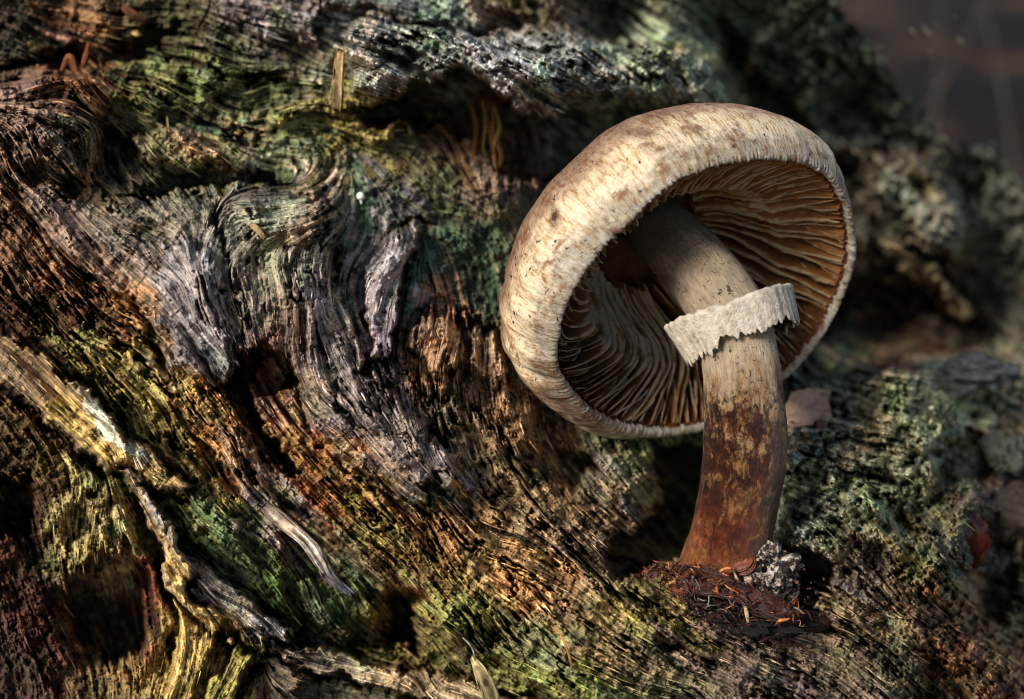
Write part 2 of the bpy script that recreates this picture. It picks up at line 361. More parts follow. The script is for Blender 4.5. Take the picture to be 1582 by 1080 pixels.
# name: polygon, lift towards the viewer (cm, negative sinks), soft edge px, how far torn along the grain px
LAYERS = [
    # weathered grey sheet over the orange wood, torn along its lower edge
    ([(150, 318), (240, 312), (330, 296), (425, 288), (440, 296), (505, 318), (520, 350), (508, 400), (512, 450), (560, 560), (640, 650), (700, 700), (708, 750), (690, 752), (662, 745), (650, 768), (628, 770), (580, 745), (520, 700), (470, 625), (462, 575), (420, 528), (375, 545), (345, 585), (300, 590), (262, 565), (232, 480), (150, 430), (60, 350), (20, 270)], .75, 3.5, 8, '6c6462', .55, ('bark_sheet', 'grey weathered sheet with torn lower ends')),
    ([(250, 380), (300, 370), (340, 420), (352, 520), (345, 588), (325, 592), (300, 588), (275, 560), (245, 480), (240, 420)], .34, 3, 10, '74727a', .8),
    ([(505, 420), (545, 470), (600, 580), (660, 660), (700, 700), (708, 750), (690, 752), (662, 742), (650, 768), (628, 770), (600, 740), (560, 700), (510, 640), (480, 590), (470, 500)], .26, 3, 12, '7c7478', .65),
    ([(520, 470), (560, 540), (620, 640), (660, 700), (640, 730), (590, 690), (540, 610), (515, 540)], .16, 3, 16, '847a72', .5),
    ([(370, 330), (430, 300), (505, 318), (520, 350), (508, 400), (470, 440), (440, 410), (400, 400)], .30, 4, 8, '747c6c', .6),
    ([(440, 345), (480, 325), (512, 328), (506, 350), (470, 365), (440, 372)], .32, 3, 8, 'a08870', .8),
    ([(650, 337), (656, 346), (628, 395), (614, 450), (604, 545), (575, 552), (568, 500), (560, 430), (572, 385), (612, 362)], 1.2, 3, 5, '827d86', .85, ('wood_spike', 'grey upright spike')),
    ([(574, 505), (600, 500), (604, 545), (575, 552)], .25, 3, 3, '6c6680', .9),
    ([(655, 490), (690, 480), (706, 500), (707, 560), (690, 605), (660, 570), (638, 520)], .9, 3.5, 8, '8a6a4c', .7, ('wood_stub', None)),
    ([(660, 500), (690, 485), (700, 510), (680, 540)], .25, 4, 6, '8a7a68', .6),
    ([(715, 500), (760, 505), (775, 560), (770, 610), (740, 590), (722, 545)], .7, 4, 12, '8a7a64', .6, ('wood_stub', None)),
    ([(740, 590), (790, 600), (830, 640), (830, 690), (790, 660), (755, 640)], .6, 5, 16, '8a6444', .6),
    ([(540, 60), (575, 25), (700, 55), (780, 45), (900, 55), (1010, 75), (1095, 95), (1140, 150), (1090, 165), (1000, 150), (905, 152), (880, 150), (858, 168), (835, 165), (800, 162), (772, 142), (715, 106), (640, 122), (585, 165), (545, 150), (532, 100)], 2.1, 4, 6, '848a8c', .4, ('wood_ledge', 'blue-grey crumbling ledge over a dark cave')),
    ([(545, 70), (600, 50), (690, 80), (715, 104), (640, 118), (590, 150), (550, 140)], .4, 5, 6, '8a8e94', .6),
    ([(720, 80), (800, 70), (860, 100), (880, 148), (858, 165), (800, 160), (770, 140)], .4, 5, 6, '848a92', .6),
    ([(372, 22), (440, 8), (500, 10), (485, 60), (420, 65), (375, 55)], .9, 4, 6, '84808a', .7),
    ([(380, 48), (430, 40), (470, 55), (420, 66), (378, 60)], .35, 4, 5, 'a09c9c', .6),
    ([(480, -60), (620, -30), (760, 0), (820, 20), (700, 40), (580, 15), (500, 10)], .9, 8, 10),
    ([(-60, 150), (60, 125), (120, 112), (150, 140), (150, 230), (140, 275), (60, 260), (-60, 250)], .9, 8, 12),
    ([(210, 205), (270, 198), (330, 225), (358, 252), (300, 262), (240, 250), (212, 235)], 1.0, 6, 8),
    ([(275, 198), (320, 215), (362, 250), (345, 258), (310, 240), (280, 215)], .3, 4, 6, 'a88a68', .8),
    ([(240, 120), (330, 70), (370, 120), (300, 175), (230, 180), (190, 150)], .6, 10, 12),
    ([(385, 192), (430, 172), (500, 152), (545, 160), (530, 178), (470, 178), (420, 192)], .7, 4, 6, '94904c', .8),
    ([(560, 222), (600, 200), (650, 182), (690, 168), (690, 180), (640, 205), (590, 222)], .6, 4, 6, '8a8442', .7),
    # lower left: slabs and hanging rags
    ([(290, 756), (330, 775), (370, 830), (395, 880), (380, 888), (345, 850), (305, 800)], .45, 3, 10, '5c7448', .8),
    ([(310, 715), (350, 750), (380, 790), (380, 825), (350, 790), (315, 745)], .40, 3, 10, '80802c', .6),
    ([(75, 838), (82, 800), (110, 768), (165, 755), (160, 775), (120, 782), (96, 805), (84, 842)], .5, 4, 5, 'a09860', .85),
    ([(130, 760), (170, 750), (195, 800), (215, 860), (205, 905), (160, 930), (120, 890), (95, 900), (100, 880), (135, 850), (160, 830)], .6, 5, 12, '8a8054', .7),
    ([(215, 850), (245, 880), (262, 960), (240, 1030), (200, 1070), (222, 980), (225, 900)], .4, 5, 14, '6a2c18', .7),
    ([(395, 885), (430, 880), (440, 930), (450, 960), (420, 930)], .3, 5, 8, '5a8030', .7),
    ([(440, 880), (500, 890), (560, 920), (600, 960), (600, 1000), (540, 985), (470, 950)], .5, 7, 10),
    ([(640, 945), (690, 960), (730, 1000), (740, 1050), (680, 1050), (645, 1000)], .6, 7, 10),
    # broken edge left of the dark gap
    ([(905, 700), (960, 690), (1010, 730), (1022, 775), (1000, 790), (960, 770), (920, 740)], .5, 5, 8, '64684c', .6),
    ([(945, 765), (985, 785), (1008, 810), (1006, 845), (990, 830), (970, 800)], .4, 3, 4, '62606e', .8),
    ([(885, 800), (940, 820), (985, 850), (1000, 866), (975, 868), (930, 850), (890, 830)], .4, 3, 8, '74604e', .7),
    # horizontal ribs on the dim wood at the back right
    ([(1262, 592), (1300, 578), (1332, 568), (1330, 580), (1290, 595)], .5, 4, 4, '949a74', .8),
    # bands of the diagonal beam
    ([(520, 770), (700, 800), (850, 840), (960, 910), (1080, 980), (1230, 1060), (1100, 1080), (930, 1040), (800, 960), (700, 900), (600, 860)], .30, 5, 40),
    ([(690, 800), (780, 860), (900, 930), (860, 950), (760, 900), (680, 850)], .30, 4, 36),
    ([(760, 930), (900, 970), (1030, 1010), (960, 1030), (850, 1000)], .22, 4, 30),
    ([(850, 790), (960, 880), (1090, 965), (1250, 1010), (1400, 1120), (1250, 1100), (1080, 1010), (950, 940), (830, 850)], .32, 6, 26),
    ([(470, 740), (560, 800), (660, 900), (790, 985), (900, 1040), (980, 1090), (860, 1060), (700, 985), (600, 915), (520, 850)], .25, 5, 30),
    ([(100, 430), (230, 500), (330, 590), (420, 690), (450, 770), (390, 740), (300, 640), (180, 550), (60, 470)], .22, 5, 36),
    ([(160, 560), (260, 650), (350, 740), (375, 800), (310, 760), (220, 680), (130, 590)], .30, 5, 30),
    # right-hand wood
    ([(1200, 690), (1300, 650), (1440, 690), (1460, 760), (1490, 850), (1440, 900), (1350, 850), (1260, 860), (1205, 800)], .55, 10, 18),
    ([(1290, 770), (1340, 740), (1360, 790), (1420, 830), (1370, 850), (1310, 840)], .5, 8, 12),
    ([(1260, 910), (1340, 880), (1480, 960), (1560, 1060), (1500, 1100), (1380, 1030), (1300, 980)], .35, 8, 30),
    ([(1420, 850), (1470, 880), (1500, 940), (1480, 970), (1440, 920)], .6, 6, 14),
    ([(1340, 260), (1420, 250), (1490, 330), (1480, 420), (1410, 400), (1350, 330)], 1.0, 10, 10),
    ([(1215, 575), (1290, 548), (1350, 560), (1362, 600), (1280, 622), (1220, 606)], .6, 5, 6, '6c705c', .5),
    ([(1205, 690), (1262, 660), (1340, 668), (1432, 708), (1440, 742), (1335, 732), (1245, 745)], .5, 5, 8, '84887a', .5),
    ([(1210, 760), (1270, 750), (1300, 790), (1290, 830), (1240, 830)], .5, 5, 8, '66746a', .5),
    ([(1300, 770), (1340, 742), (1362, 790), (1345, 815), (1310, 810)], .5, 4, 6, '606a50', .5),
    ([(1365, 800), (1425, 815), (1470, 870), (1440, 895), (1390, 850)], .5, 5, 6, '6c6a4a', .5),
    ([(1270, 840), (1320, 835), (1350, 865), (1310, 885), (1275, 870)], .4, 4, 6, '6e6442', .5),
    ([(1420, 880), (1450, 890), (1455, 925), (1430, 920)], .4, 4, 5, '8a4c34', .7),
    ([(1240, 920), (1300, 900), (1340, 960), (1290, 970)], .3, 4, 10, '6c6050', .5),
    # hollows
    ([(392, 540), (420, 534), (448, 552), (459, 585), (452, 604), (425, 604), (395, 610), (378, 580)], -1.15, 3, 1, '7a4228', .85),
    ([(345, 588), (372, 548), (382, 600), (400, 650), (440, 720), (450, 745), (420, 720), (375, 650), (340, 600)], -2.4, 5, 8),
    ([(300, 680), (340, 710), (372, 760), (350, 755), (310, 715)], -0.8, 4, 10),
    ([(430, 770), (520, 815), (570, 890), (640, 945), (720, 1000), (830, 1060), (920, 1100), (920, 1260), (420, 1260), (470, 1040), (440, 880)], -0.9, 8, 18),
    ([(600, 905), (645, 925), (640, 1005), (605, 1005)], -2.4, 8, 8),
    ([(540, 960), (600, 960), (610, 1010), (540, 1000)], -1.0, 8, 8),
    ([(1000, 690), (1100, 690), (1100, 760), (1085, 860), (1010, 872), (965, 892), (925, 858), (950, 830), (1008, 800), (1018, 740)], -4.0, 6, 6),
    ([(100, 880), (190, 840), (232, 890), (222, 990), (170, 1030), (105, 960)], -2.2, 10, 16),
    ([(-60, 745), (40, 730), (60, 780), (20, 830), (-60, 820)], -1.8, 10, 14),
    ([(200, 765), (232, 800), (262, 870), (240, 880), (205, 820)], -0.8, 5, 8),
    ([(1222, 850), (1285, 868), (1288, 905), (1258, 935), (1270, 962), (1215, 955)], -2.2, 5, 6),
    ([(560, 170), (640, 130), (715, 115), (770, 150), (800, 178), (860, 185), (910, 165), (1040, 170), (1000, 220), (860, 280), (800, 270), (760, 240), (690, 200), (600, 195)], -3.2, 8, 6),
    ([(250, 270), (420, 262), (450, 282), (400, 285), (310, 292), (230, 312), (205, 300)], -1.2, 6, 10),
    ([(150, 190), (205, 205), (215, 240), (180, 250), (150, 230)], -1.0, 6, 8),
    ([(0, 105), (60, 85), (200, 60), (230, 40), (280, 50), (200, 95), (110, 110)], -1.4, 8, 10),
    ([(800, 700), (850, 680), (905, 720), (885, 765), (820, 720)], -1.2, 6, 8),
    ([(1290, 430), (1430, 440), (1520, 500), (1500, 545), (1380, 560), (1290, 580), (1230, 560)], -3.0, 14, 10),
    ([(1440, 695), (1500, 665), (1565, 700), (1535, 745), (1455, 750)], -2.5, 10, 8),
    ([(1110, 40), (1180, 120), (1260, 210), (1330, 290), (1310, 330), (1200, 240), (1130, 160)], -2.5, 14, 10),
    ([(1425, 1010), (1500, 1030), (1480, 1090), (1420, 1080)], -1.5, 8, 10),
    ([(1490, 880), (1570, 880), (1570, 960), (1530, 960)], -2.0, 10, 8),
    ([(395, 690), (440, 740), (470, 800), (440, 790), (405, 750), (380, 700)], -0.7, 6, 10),
    ([(140, 590), (200, 620), (330, 720), (300, 720), (200, 655), (130, 610)], -0.5, 5, 14),
    ([(380, 600), (400, 560), (408, 545), (392, 538), (372, 548), (350, 585), (400, 660), (440, 735), (455, 740), (430, 690), (396, 640)], -1.6, 3, 3),
    ([(452, 575), (462, 590), (452, 608), (425, 606), (440, 596)], -1.2, 3, 1),
    ([(430, 690), (500, 722), (560, 772), (640, 800), (730, 800), (725, 755), (700, 772), (640, 788), (570, 765), (490, 705)], -.35, 4, 8, '8c5a2a', .6),
    # long splinters
    ([(-120, 440), (0, 512), (70, 562), (130, 606), (190, 656), (235, 702), (262, 732), (298, 750), (282, 760), (240, 752), (200, 740), (150, 715), (90, 660), (20, 605), (-120, 535)], 1.0, 3, 4, '8c7458', .85, ('splinter', 'long yellow-brown splinter reaching the left picture edge')),
    ([(80, 596), (140, 642), (205, 700), (250, 733), (292, 752), (240, 750), (190, 732), (120, 680), (70, 630)], .06, 3, 8, 'b89c54', .9),
    ([(115, 598), (165, 638), (205, 683), (234, 712), (218, 718), (180, 690), (138, 645)], .12, 2.5, 6, 'ece2c8', .95),
    ([(194, 736), (215, 740), (245, 790), (285, 850), (330, 885), (380, 925), (430, 965), (458, 975), (440, 985), (424, 1010), (395, 997), (345, 975), (305, 955), (275, 910), (245, 850), (215, 790)], .95, 3, 4, '948a90', .85, ('splinter', 'broad grey splinter with a pointed tip')),
    ([(198, 742), (225, 800), (255, 860), (285, 915), (320, 965), (390, 1000), (420, 1008), (380, 985), (330, 945), (290, 890), (250, 830), (222, 775)], .10, 3, 7, 'b48c4c', .85),
    ([(425, 1003), (470, 998), (540, 1014), (600, 1028), (680, 1043), (770, 1073), (880, 1110), (760, 1108), (660, 1080), (560, 1054), (480, 1032), (440, 1018)], 1.3, 3, 5, '9c8468', .8, ('splinter', 'long flat strip along the bottom edge')),
    ([(455, 998), (500, 1000), (560, 1020), (600, 1032), (560, 1030), (500, 1014)], .15, 3, 6, 'a09860', .7),
    ([(262, 830), (290, 870), (305, 930), (325, 960), (335, 990), (310, 1030), (285, 1075), (265, 1130), (215, 1130), (250, 1060), (280, 1000), (275, 930), (255, 870)], .75, 4, 9, 'a48a4a', .8, ('splinter', 'yellow ragged splinter')),
    ([(380, 985), (412, 995), (380, 1040), (345, 1130), (285, 1130), (320, 1060), (350, 1020)], .7, 4, 9, '8c8a3c', .8, ('splinter', 'yellow-green splinter')),
    ([(1362, 362), (1385, 360), (1440, 410), (1510, 480), (1490, 492), (1430, 445), (1375, 395)], 3.0, 5, 4, '84795c', .8, ('splinter', 'blurred pale broken piece at the back')),
    ([(1362, 570), (1440, 576), (1458, 625), (1448, 690), (1400, 702), (1352, 655)], 1.0, 5, 6, '7c7e66', .8),
    ([(1330, 240), (1420, 235), (1480, 280), (1500, 350), (1480, 400), (1440, 390), (1400, 330), (1340, 300)], 2.5, 8, 8, '6c7060', .7),
]

SWATCH = """30 60 2c281c|100 90 382c1e|130 90 8a5530|110 105 8a5530|200 100 4f4a2e|300 130 66703c|270 40 3e3a22|60 200 6a5040|100 180 7a5a48|160 250 55523a|230 140 626a38|310 200 4f6350|330 230 8a7850|400 130 59603c
430 90 5a5a40|420 40 6e6a70|600 70 8a9094|700 90 848e8a|640 80 4f7555|800 130 8a8c90|900 120 808a80|1000 100 748270|1080 120 7a825e|600 30 55605e|800 30 6a5a48|950 50 3a3a30|650 190 4a3418|740 190 5a3818|560 200 7a7035
450 220 55603c|500 280 5a5038|600 300 55525a|640 280 50502f|760 290 6f5a4e|690 310 4a4a3a|700 360 3a5a45|640 430 35574a|720 420 3f4f3c|560 340 3f5a45|300 330 6c7360|400 320 6f7a68|480 330 a89480|250 400 6a5a48|200 380 5f5c50
300 450 77716e|290 540 7d7a80|400 400 6f7562|380 460 6f6560|450 460 7f6f5f|500 430 80808a|470 530 8a7468|560 560 7f7580|520 640 94786e|620 640 7d757c|690 740 8a8290|600 740 8a786c|600 400 8a8488|590 520 6f6874
50 380 7a5a44|100 430 8a6040|180 470 94653a|230 520 96703f|50 480 5a3a24|100 500 5c3420|150 560 6f6a30|190 600 7c703a|250 640 8e8440|280 700 7a6a34|330 640 9a6a34|370 660 a07038|420 620 7a4a2a|420 570 6a3a22|440 680 8a6a34
470 720 a06a34|480 600 8a6a5a|560 700 a87038|600 760 a0703a|40 650 54401f|80 720 4a381a|0 600 3a2a18|20 700 40301a|30 800 341a12|30 900 3a1c12|60 980 3e1e14|150 850 8a8050|130 800 8a8450|230 900 5a2a1a|330 990 a08a48|300 830 6a7038|360 830 566a44
420 890 4c5c34|480 900 55703c|520 950 4f5a34|500 800 8a4a20|430 780 8a7a78|560 800 7e7c38|620 870 86803e|700 950 74783a|800 1010 6c7236|880 1060 6f7a38|640 800 9a7038|720 850 a5743c|700 780 8f6c3c|800 880 b0804a|850 900 b88a55
760 740 8a7a50|820 800 8f7f5c|900 860 8a7a6c|950 900 7f7450|960 960 8a7a40|1050 950 7a7430|900 960 7a6a4c|1000 1020 8a7a58|1100 1000 74625a|1180 1000 6a5a5c|1250 960 7a6850|1050 1060 5a5a48|750 600 8a6a54|680 560 94694a
700 640 7a705c|790 640 8f6a50|740 680 756a48|850 720 7a5a34|950 740 6a6450|930 800 7a6248|980 720 5a6a48|1250 750 74806c|1270 700 6f7a6c|1300 760 747f5c|1380 650 80846c|1430 620 8a8c78|1350 780 6c7c64|1400 830 6a6a44
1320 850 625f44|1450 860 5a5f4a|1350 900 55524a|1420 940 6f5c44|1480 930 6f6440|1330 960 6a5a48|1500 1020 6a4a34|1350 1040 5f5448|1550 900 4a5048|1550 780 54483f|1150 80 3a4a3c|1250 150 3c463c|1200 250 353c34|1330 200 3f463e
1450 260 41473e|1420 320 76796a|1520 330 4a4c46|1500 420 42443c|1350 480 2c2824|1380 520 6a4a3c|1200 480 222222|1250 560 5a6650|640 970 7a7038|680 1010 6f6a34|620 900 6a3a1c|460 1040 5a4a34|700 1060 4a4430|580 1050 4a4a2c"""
SW = []
for row in SWATCH.replace('\n', '|').split('|'):
    a, b, h = row.split()
    SW.append((float(a), float(b), lin(h)))

# grain direction field on a coarse grid, then spread
CS = 12
cyg, cxg = np.mgrid[Y0:Y1 + CS:CS, X0:X1 + CS:CS].astype(np.float32)


def shepard(points, vals, p, soft):
    num = 0; den = 0
    for (a, b), v in zip(points, vals):
        w = 1.0 / ((cxg - a) ** 2 + (cyg - b) ** 2 + soft * soft) ** (p / 2)
        num = num + w[..., None] * np.atleast_1d(v); den = den + w
    return num / den[..., None]


def fine(a):
    return bisample(a, (GY - Y0) / CS, (GX - X0) / CS).astype(np.float32)


fl = shepard([(a, b) for a, b, _ in FLOW], [np.array([math.cos(math.radians(t)), math.sin(math.radians(t))]) for _, _, t in FLOW], 3.5, 12)
ang = np.arctan2(fl[..., 1], fl[..., 0])
ang = fine(ang[..., None])[..., 0]
ang += 0.15 * fbm(NY, NX, 75, 2) + 0.07 * fbm(NY, NX, 24, 2)
CX, CY = np.cos(ang).astype(np.float32), np.sin(ang).astype(np.float32)

fibre = lic(rng.standard_normal((NY, NX)).astype(np.float32), CX, CY, 9, 1.0)
mid = lic(blur(rng.standard_normal((NY, NX)).astype(np.float32), 1), CX, CY, 16, 1.6)
coarse = lic(blur(rng.standard_normal((NY, NX)).astype(np.float32), 5), CX, CY, 20, 3.0)
big = lic(blur(rng.standard_normal((NY, NX)).astype(np.float32), 12), CX, CY, 18, 6.0)
fb_s = lic(fbm(NY, NX, 24, 4, 0.6), CX, CY, 22, 2.2)
fb_t = lic(fbm(NY, NX, 15, 3, 0.6), CX, CY, 9, 2.0)
fb_l = lic(fbm(NY, NX, 50, 4, 0.55), CX, CY, 26, 3.0)
patch = fbm(NY, NX, 70, 3)
rough1 = fbm(NY, NX, 26, 4, 0.6)
rough2 = fbm(NY, NX, 7, 3, 0.6)

depth = shepard([(a, b) for a, b, _ in DEPTH], [np.array([d]) for _, _, d in DEPTH], 3.2, 10)[..., 0]
depth = fine(blur(depth.astype(np.float32), 1)[..., None])[..., 0]

depth = depth + 0.9 * np.maximum(0, depth - 5.5)
WX = GX + 5 * rough1; WY = GY + 5 * fbm(NY, NX, 20, 4, 0.6)
lift = np.zeros_like(GX)
stains = []
PIECES = []
calm = np.zeros_like(GX)
for poly, up, soft, tear, *own in LAYERS:
    P = np.array(poly)
    m = 50
    ix0 = max(0, int((P[:, 0].min() - m - X0) / STEP)); ix1 = min(NX, int((P[:, 0].max() + m - X0) / STEP))
    iy0 = max(0, int((P[:, 1].min() - m - Y0) / STEP)); iy1 = min(NY, int((P[:, 1].max() + m - Y0) / STEP))
    s = np.s_[iy0:iy1, ix0:ix1]
    sh = tear * (0.45 * mid[s] + 0.35 * coarse[s])
    d = sdf(poly, WX[s] + sh * CX[s], WY[s] + sh * CY[s])
    if len(own) > 2:
        PIECES.append((own[2], s, d < 0))
        kk = {'splinter': .75, 'wood_spike': .5, 'bark_sheet': .45, 'wood_stub': .2}.get(own[2][0], 0)
        calm[s] = np.maximum(calm[s], kk * (d < 1))
        if own[2][0] in ('splinter', 'wood_spike', 'wood_stub', 'bark_sheet'):     # hollow under the loose edge
            lift[s] -= (.55 if own[2][0] == 'splinter' else .35) * np.exp(-((d - 8) / 5.5) ** 2) * (d > 0) * np.clip(1 + .6 * rough1[s], .2, 2)
    if own: stains.append((s, 1 - sstep(-3, 3, d), lin(own[0]), own[1]))
    lift[s] += up * (1 - sstep(-soft, soft, d)) * (1 + (0.12 * coarse[s] if up > 0 else 0))

# long splits and folds that run through the wood: points, half width px, depth cm
SPLITS = [([(330, 300), (350, 390), (380, 490), (374, 540)], 6, .55), ([(318, 430), (335, 500), (348, 570)], 4, .3), ([(505, 345), (518, 400), (528, 470), (565, 560), (640, 690)], 5, .5),
          ([(440, 360), (452, 430), (480, 520), (540, 620), (610, 730)], 4, .28), ([(480, 380), (492, 450), (530, 540), (600, 650), (655, 730)], 3.5, .25), ([(400, 330), (405, 420), (430, 520)], 4, .25),
          ([(556, 440), (570, 545), (610, 610)], 5, .4), ([(655, 590), (700, 690), (770, 770)], 5, .45), ([(715, 570), (750, 660), (830, 740)], 5, .5), ([(600, 545), (650, 620), (720, 720), (800, 790)], 4, .4), ([(690, 610), (740, 700), (800, 760)], 4, .3),
          ([(-40, 395), (60, 470), (120, 530), (230, 640), (310, 735)], 6, .5), ([(20, 380), (110, 455), (200, 540), (330, 650), (400, 745)], 5, .45), ([(-40, 300), (60, 360), (150, 440), (250, 545)], 4, .35), ([(0, 440), (100, 530), (180, 600)], 4, .35), ([(300, 560), (360, 650), (430, 740)], 4, .35),
          ([(470, 715), (560, 790), (650, 855), (760, 930), (850, 990)], 5, .45), ([(700, 820), (790, 890), (900, 965), (1000, 1010)], 4, .4), ([(820, 780), (900, 855), (1000, 930), (1080, 980)], 4, .4), ([(540, 760), (640, 820), (720, 880)], 4, .4), ([(620, 770), (700, 820), (800, 880), (880, 920)], 3.5, .35), ([(760, 790), (850, 850), (930, 910)], 3.5, .3),
          ([(600, 860), (690, 930), (800, 1000), (900, 1050)], 4, .35), ([(1040, 1000), (1160, 1050), (1260, 1090)], 5, .4), ([(1100, 990), (1200, 1020), (1300, 1070)], 4, .3), ([(1285, 930), (1390, 1035)], 5, .4), ([(1345, 890), (1440, 990), (1500, 1050)], 5, .4), ([(1405, 870), (1440, 950), (1490, 1000)], 6, .5), ([(1310, 870), (1400, 950)], 4, .3),
          ([(1240, 690), (1330, 680), (1430, 715)], 6, .5), ([(1225, 770), (1290, 790), (1340, 850)], 6, .5), ([(1350, 745), (1390, 800), (1450, 830)], 7, .6), ([(1230, 725), (1300, 730), (1360, 760)], 5, .4), ([(1280, 830), (1350, 850), (1420, 900)], 5, .4), ([(1220, 640), (1290, 650), (1370, 690)], 6, .5),
          ([(0, 130), (80, 170), (130, 240)], 5, .4), ([(30, 220), (90, 250), (190, 330)], 5, .5), ([(200, 120), (300, 180), (400, 220)], 6, .5), ([(230, 60), (330, 110), (440, 130)], 6, .5), ([(540, 110), (620, 90), (700, 100)], 5, .4), ([(720, 110), (790, 105), (870, 130)], 5, .4), ([(600, 60), (720, 65), (860, 80), (980, 110)], 5, .4),
          ([(880, 100), (960, 120), (1060, 130)], 6, .5)]
QX = GX + 7 * rough1 + 5 * mid * CY; QY = GY + 7 * fbm(NY, NX, 22, 3, .6) - 5 * mid * CX
split = np.zeros_like(GX)
for pl_, hw_, dp_ in SPLITS:
    P = np.array(pl_, float); P = np.stack([np.interp(np.linspace(0, len(P) - 1, 3 * len(P)), np.arange(len(P)), P[:, k]) for k in (0, 1)], 1)
    ix0 = max(0, int((P[:, 0].min() - 85 - X0) / STEP)); ix1 = min(NX, int((P[:, 0].max() + 85 - X0) / STEP))
    iy0 = max(0, int((P[:, 1].min() - 85 - Y0) / STEP)); iy1 = min(NY, int((P[:, 1].max() + 85 - Y0) / STEP))
    s = np.s_[iy0:iy1, ix0:ix1]; qx, qy = QX[s], QY[s]
    d2 = np.full(qx.shape, 1e9, np.float32); sd = np.zeros(qx.shape, np.float32)
    for (ax, ay), (bx, by) in zip(P[:-1], P[1:]):
        ex, ey = bx - ax, by - ay
        t = np.clip(((qx - ax) * ex + (qy - ay) * ey) / (ex * ex + ey * ey + 1e-6), 0, 1)
        dn = (qx - ax - t * ex) ** 2 + (qy - ay - t * ey) ** 2
        sd = np.where(dn < d2, np.sign((qx - ax) * ey - (qy - ay) * ex), sd); d2 = np.minimum(d2, dn)
    dd = np.sqrt(d2)
    wv = np.clip(.75 + .5 * rough1[s], .15, 1.6)
    lift[s] += .75 * dp_ * wv * np.clip(.5 + .5 * sd, 0, 1) * np.exp(-dd / (4.5 * hw_))      # the upper side stands proud like a lifted plate
    split[s] = np.maximum(split[s], 1.7 * dp_ * wv * np.exp(-(dd / (1.35 * hw_ * wv)) ** 2) - .28 * dp_ * np.exp(-((dd - 3.2 * hw_) / (1.6 * hw_)) ** 2))

# how fibrous / lumpy / calm each place is
AMP = [(300, 450, .32, .45), (270, 540, .3, .4), (450, 480, .36, .45), (560, 600, .42, .45), (640, 690, .42, .5), (520, 520, .4, .4), (400, 330, .45, .8), (400, 400, .4, .5), (200, 380, .65, .7), (60, 570, .45, .4), (150, 655, .4, .4), (220, 720, .45, .4), (240, 810, .4, .4), (310, 900, .35, .4), (400, 970, .35, .4), (560, 1035, .4, .4), (680, 1060, .4, .4), (100, 450, 1, .6), (250, 620, 1, .6), (700, 880, 1.25, .7), (900, 950, 1.25, .8), (620, 860, 1.1, .6), (800, 1000, 1.2, .7), (1100, 1000, .9, .6), (1300, 980, .9, .9),
       (100, 200, 1.3, 1.0), (300, 130, 1.2, 1.3), (250, 60, 1.1, 1.2), (500, 230, .9, 1.3), (640, 290, .22, 1.3), (450, 262, .2, 1.4), (330, 260, .25, 1.4), (540, 255, .22, 1.4), (520, 300, .25, 1.2), (560, 310, .2, 1.3), (700, 380, .25, 1.6), (660, 430, .3, 1.5), (760, 430, .3, 1.5), (700, 90, .45, 1.7), (600, 90, .45, 1.5), (820, 110, .4, 1.8), (950, 120, .4, 1.9), (60, 720, .8, 2.0), (100, 900, .8, 1.9), (150, 830, .9, 1.9), (460, 900, .8, 1.3), (600, 980, .9, 1.4),
       (700, 600, 1, .8), (800, 660, 1, .8), (930, 780, .9, 1.3), (1230, 700, .25, 3.0), (1300, 760, .25, 3.2), (1360, 800, .3, 3.2), (1420, 860, .4, 3.0), (1330, 880, .5, 2.2), (1400, 640, .2, 3.4), (1280, 600, .2, 3.2), (1300, 250, .3, 3.6), (1450, 350, .3, 3.8), (1500, 900, .4, 2.6), (1250, 830, .4, 2.6)]
am = shepard([(a, b) for a, b, _, _ in AMP], [np.array([f, r]) for _, _, f, r in AMP], 3, 25)
am = fine(am)
fa, ra = am[..., 0], am[..., 1]

terr = coarse * 0.9 + 0.5 * big + 0.25 * mid + 0.15 * rough2
tf = terr - np.floor(terr)
terrace = np.floor(terr) + sstep(0.38, 0.62, tf)
# torn flakes: the upper layer has peeled away in ragged patches
flakeL = sstep(-.04, .04, fb_l + .20 * mid + .10 * rough2 + .06 * fibre) + .8 * sstep(-.05, .05, fb_l + .3 * fb_s + .15 * mid - 1.0)
pm = np.clip(.95 + .55 * patch, .35, 1.7)
flake = sstep(-.05, .05, fb_s + .22 * mid + .16 * rough2 + .10 * fibre - .1) + 0.7 * sstep(-.06, .06, fb_t + .25 * fibre + .2 * rough2 - .5)
crack = np.clip(-mid - 1.15, 0, 1.2) * sstep(-0.5, 0.7, 0.6 * big - 0.5 * coarse + .3 * rough1)
crack2 = np.clip(-coarse - 1.25, 0, 0.9)
pl = lic(blur(rng.standard_normal((NY, NX)).astype(np.float32), 1), CX, CY, 4, 1.2)
pitl = np.clip(pl - 1.25, 0, 1.0) * sstep(-.6, .8, rough1 - .4 * coarse)
seam_n = lic(blur(rng.standard_normal((NY, NX)).astype(np.float32), 3), CX, CY, 22, 2.4)
seam = np.exp(-((seam_n + .12 * rough2) / .10) ** 2) * sstep(-.2, .9, rough1 + .5 * big)
pits = np.clip(rough2 - 1.25, 0, 1.5)
pn = fbm(NY, NX, 46, 4, .55) * 1.3 + .38 * rough2 + .05 * mid
plates = np.floor(pn) + sstep(.42, .58, pn - np.floor(pn))      # crumbled blocks with flat tops
h = 0.19 * np.clip(ra - 1.2, 0, 2.4) * plates + np.sqrt(fa) * pm * (0.022 * fibre + 0.022 * mid) + fa * (0.045 * pm * terrace + 0.15 * flakeL + 0.11 * flake + 0.05 * big - 0.22 * crack - 0.16 * seam - 0.30 * crack2) - 0.07 * np.clip(fa, .3, 1) * pitl - split + ra * (0.070 * rough1 + 0.026 * rough2 - 0.08 * pits)
xn = lic(blur(rng.standard_normal((NY, NX)).astype(np.float32), 4), -CY, CX, 14, 2.0)
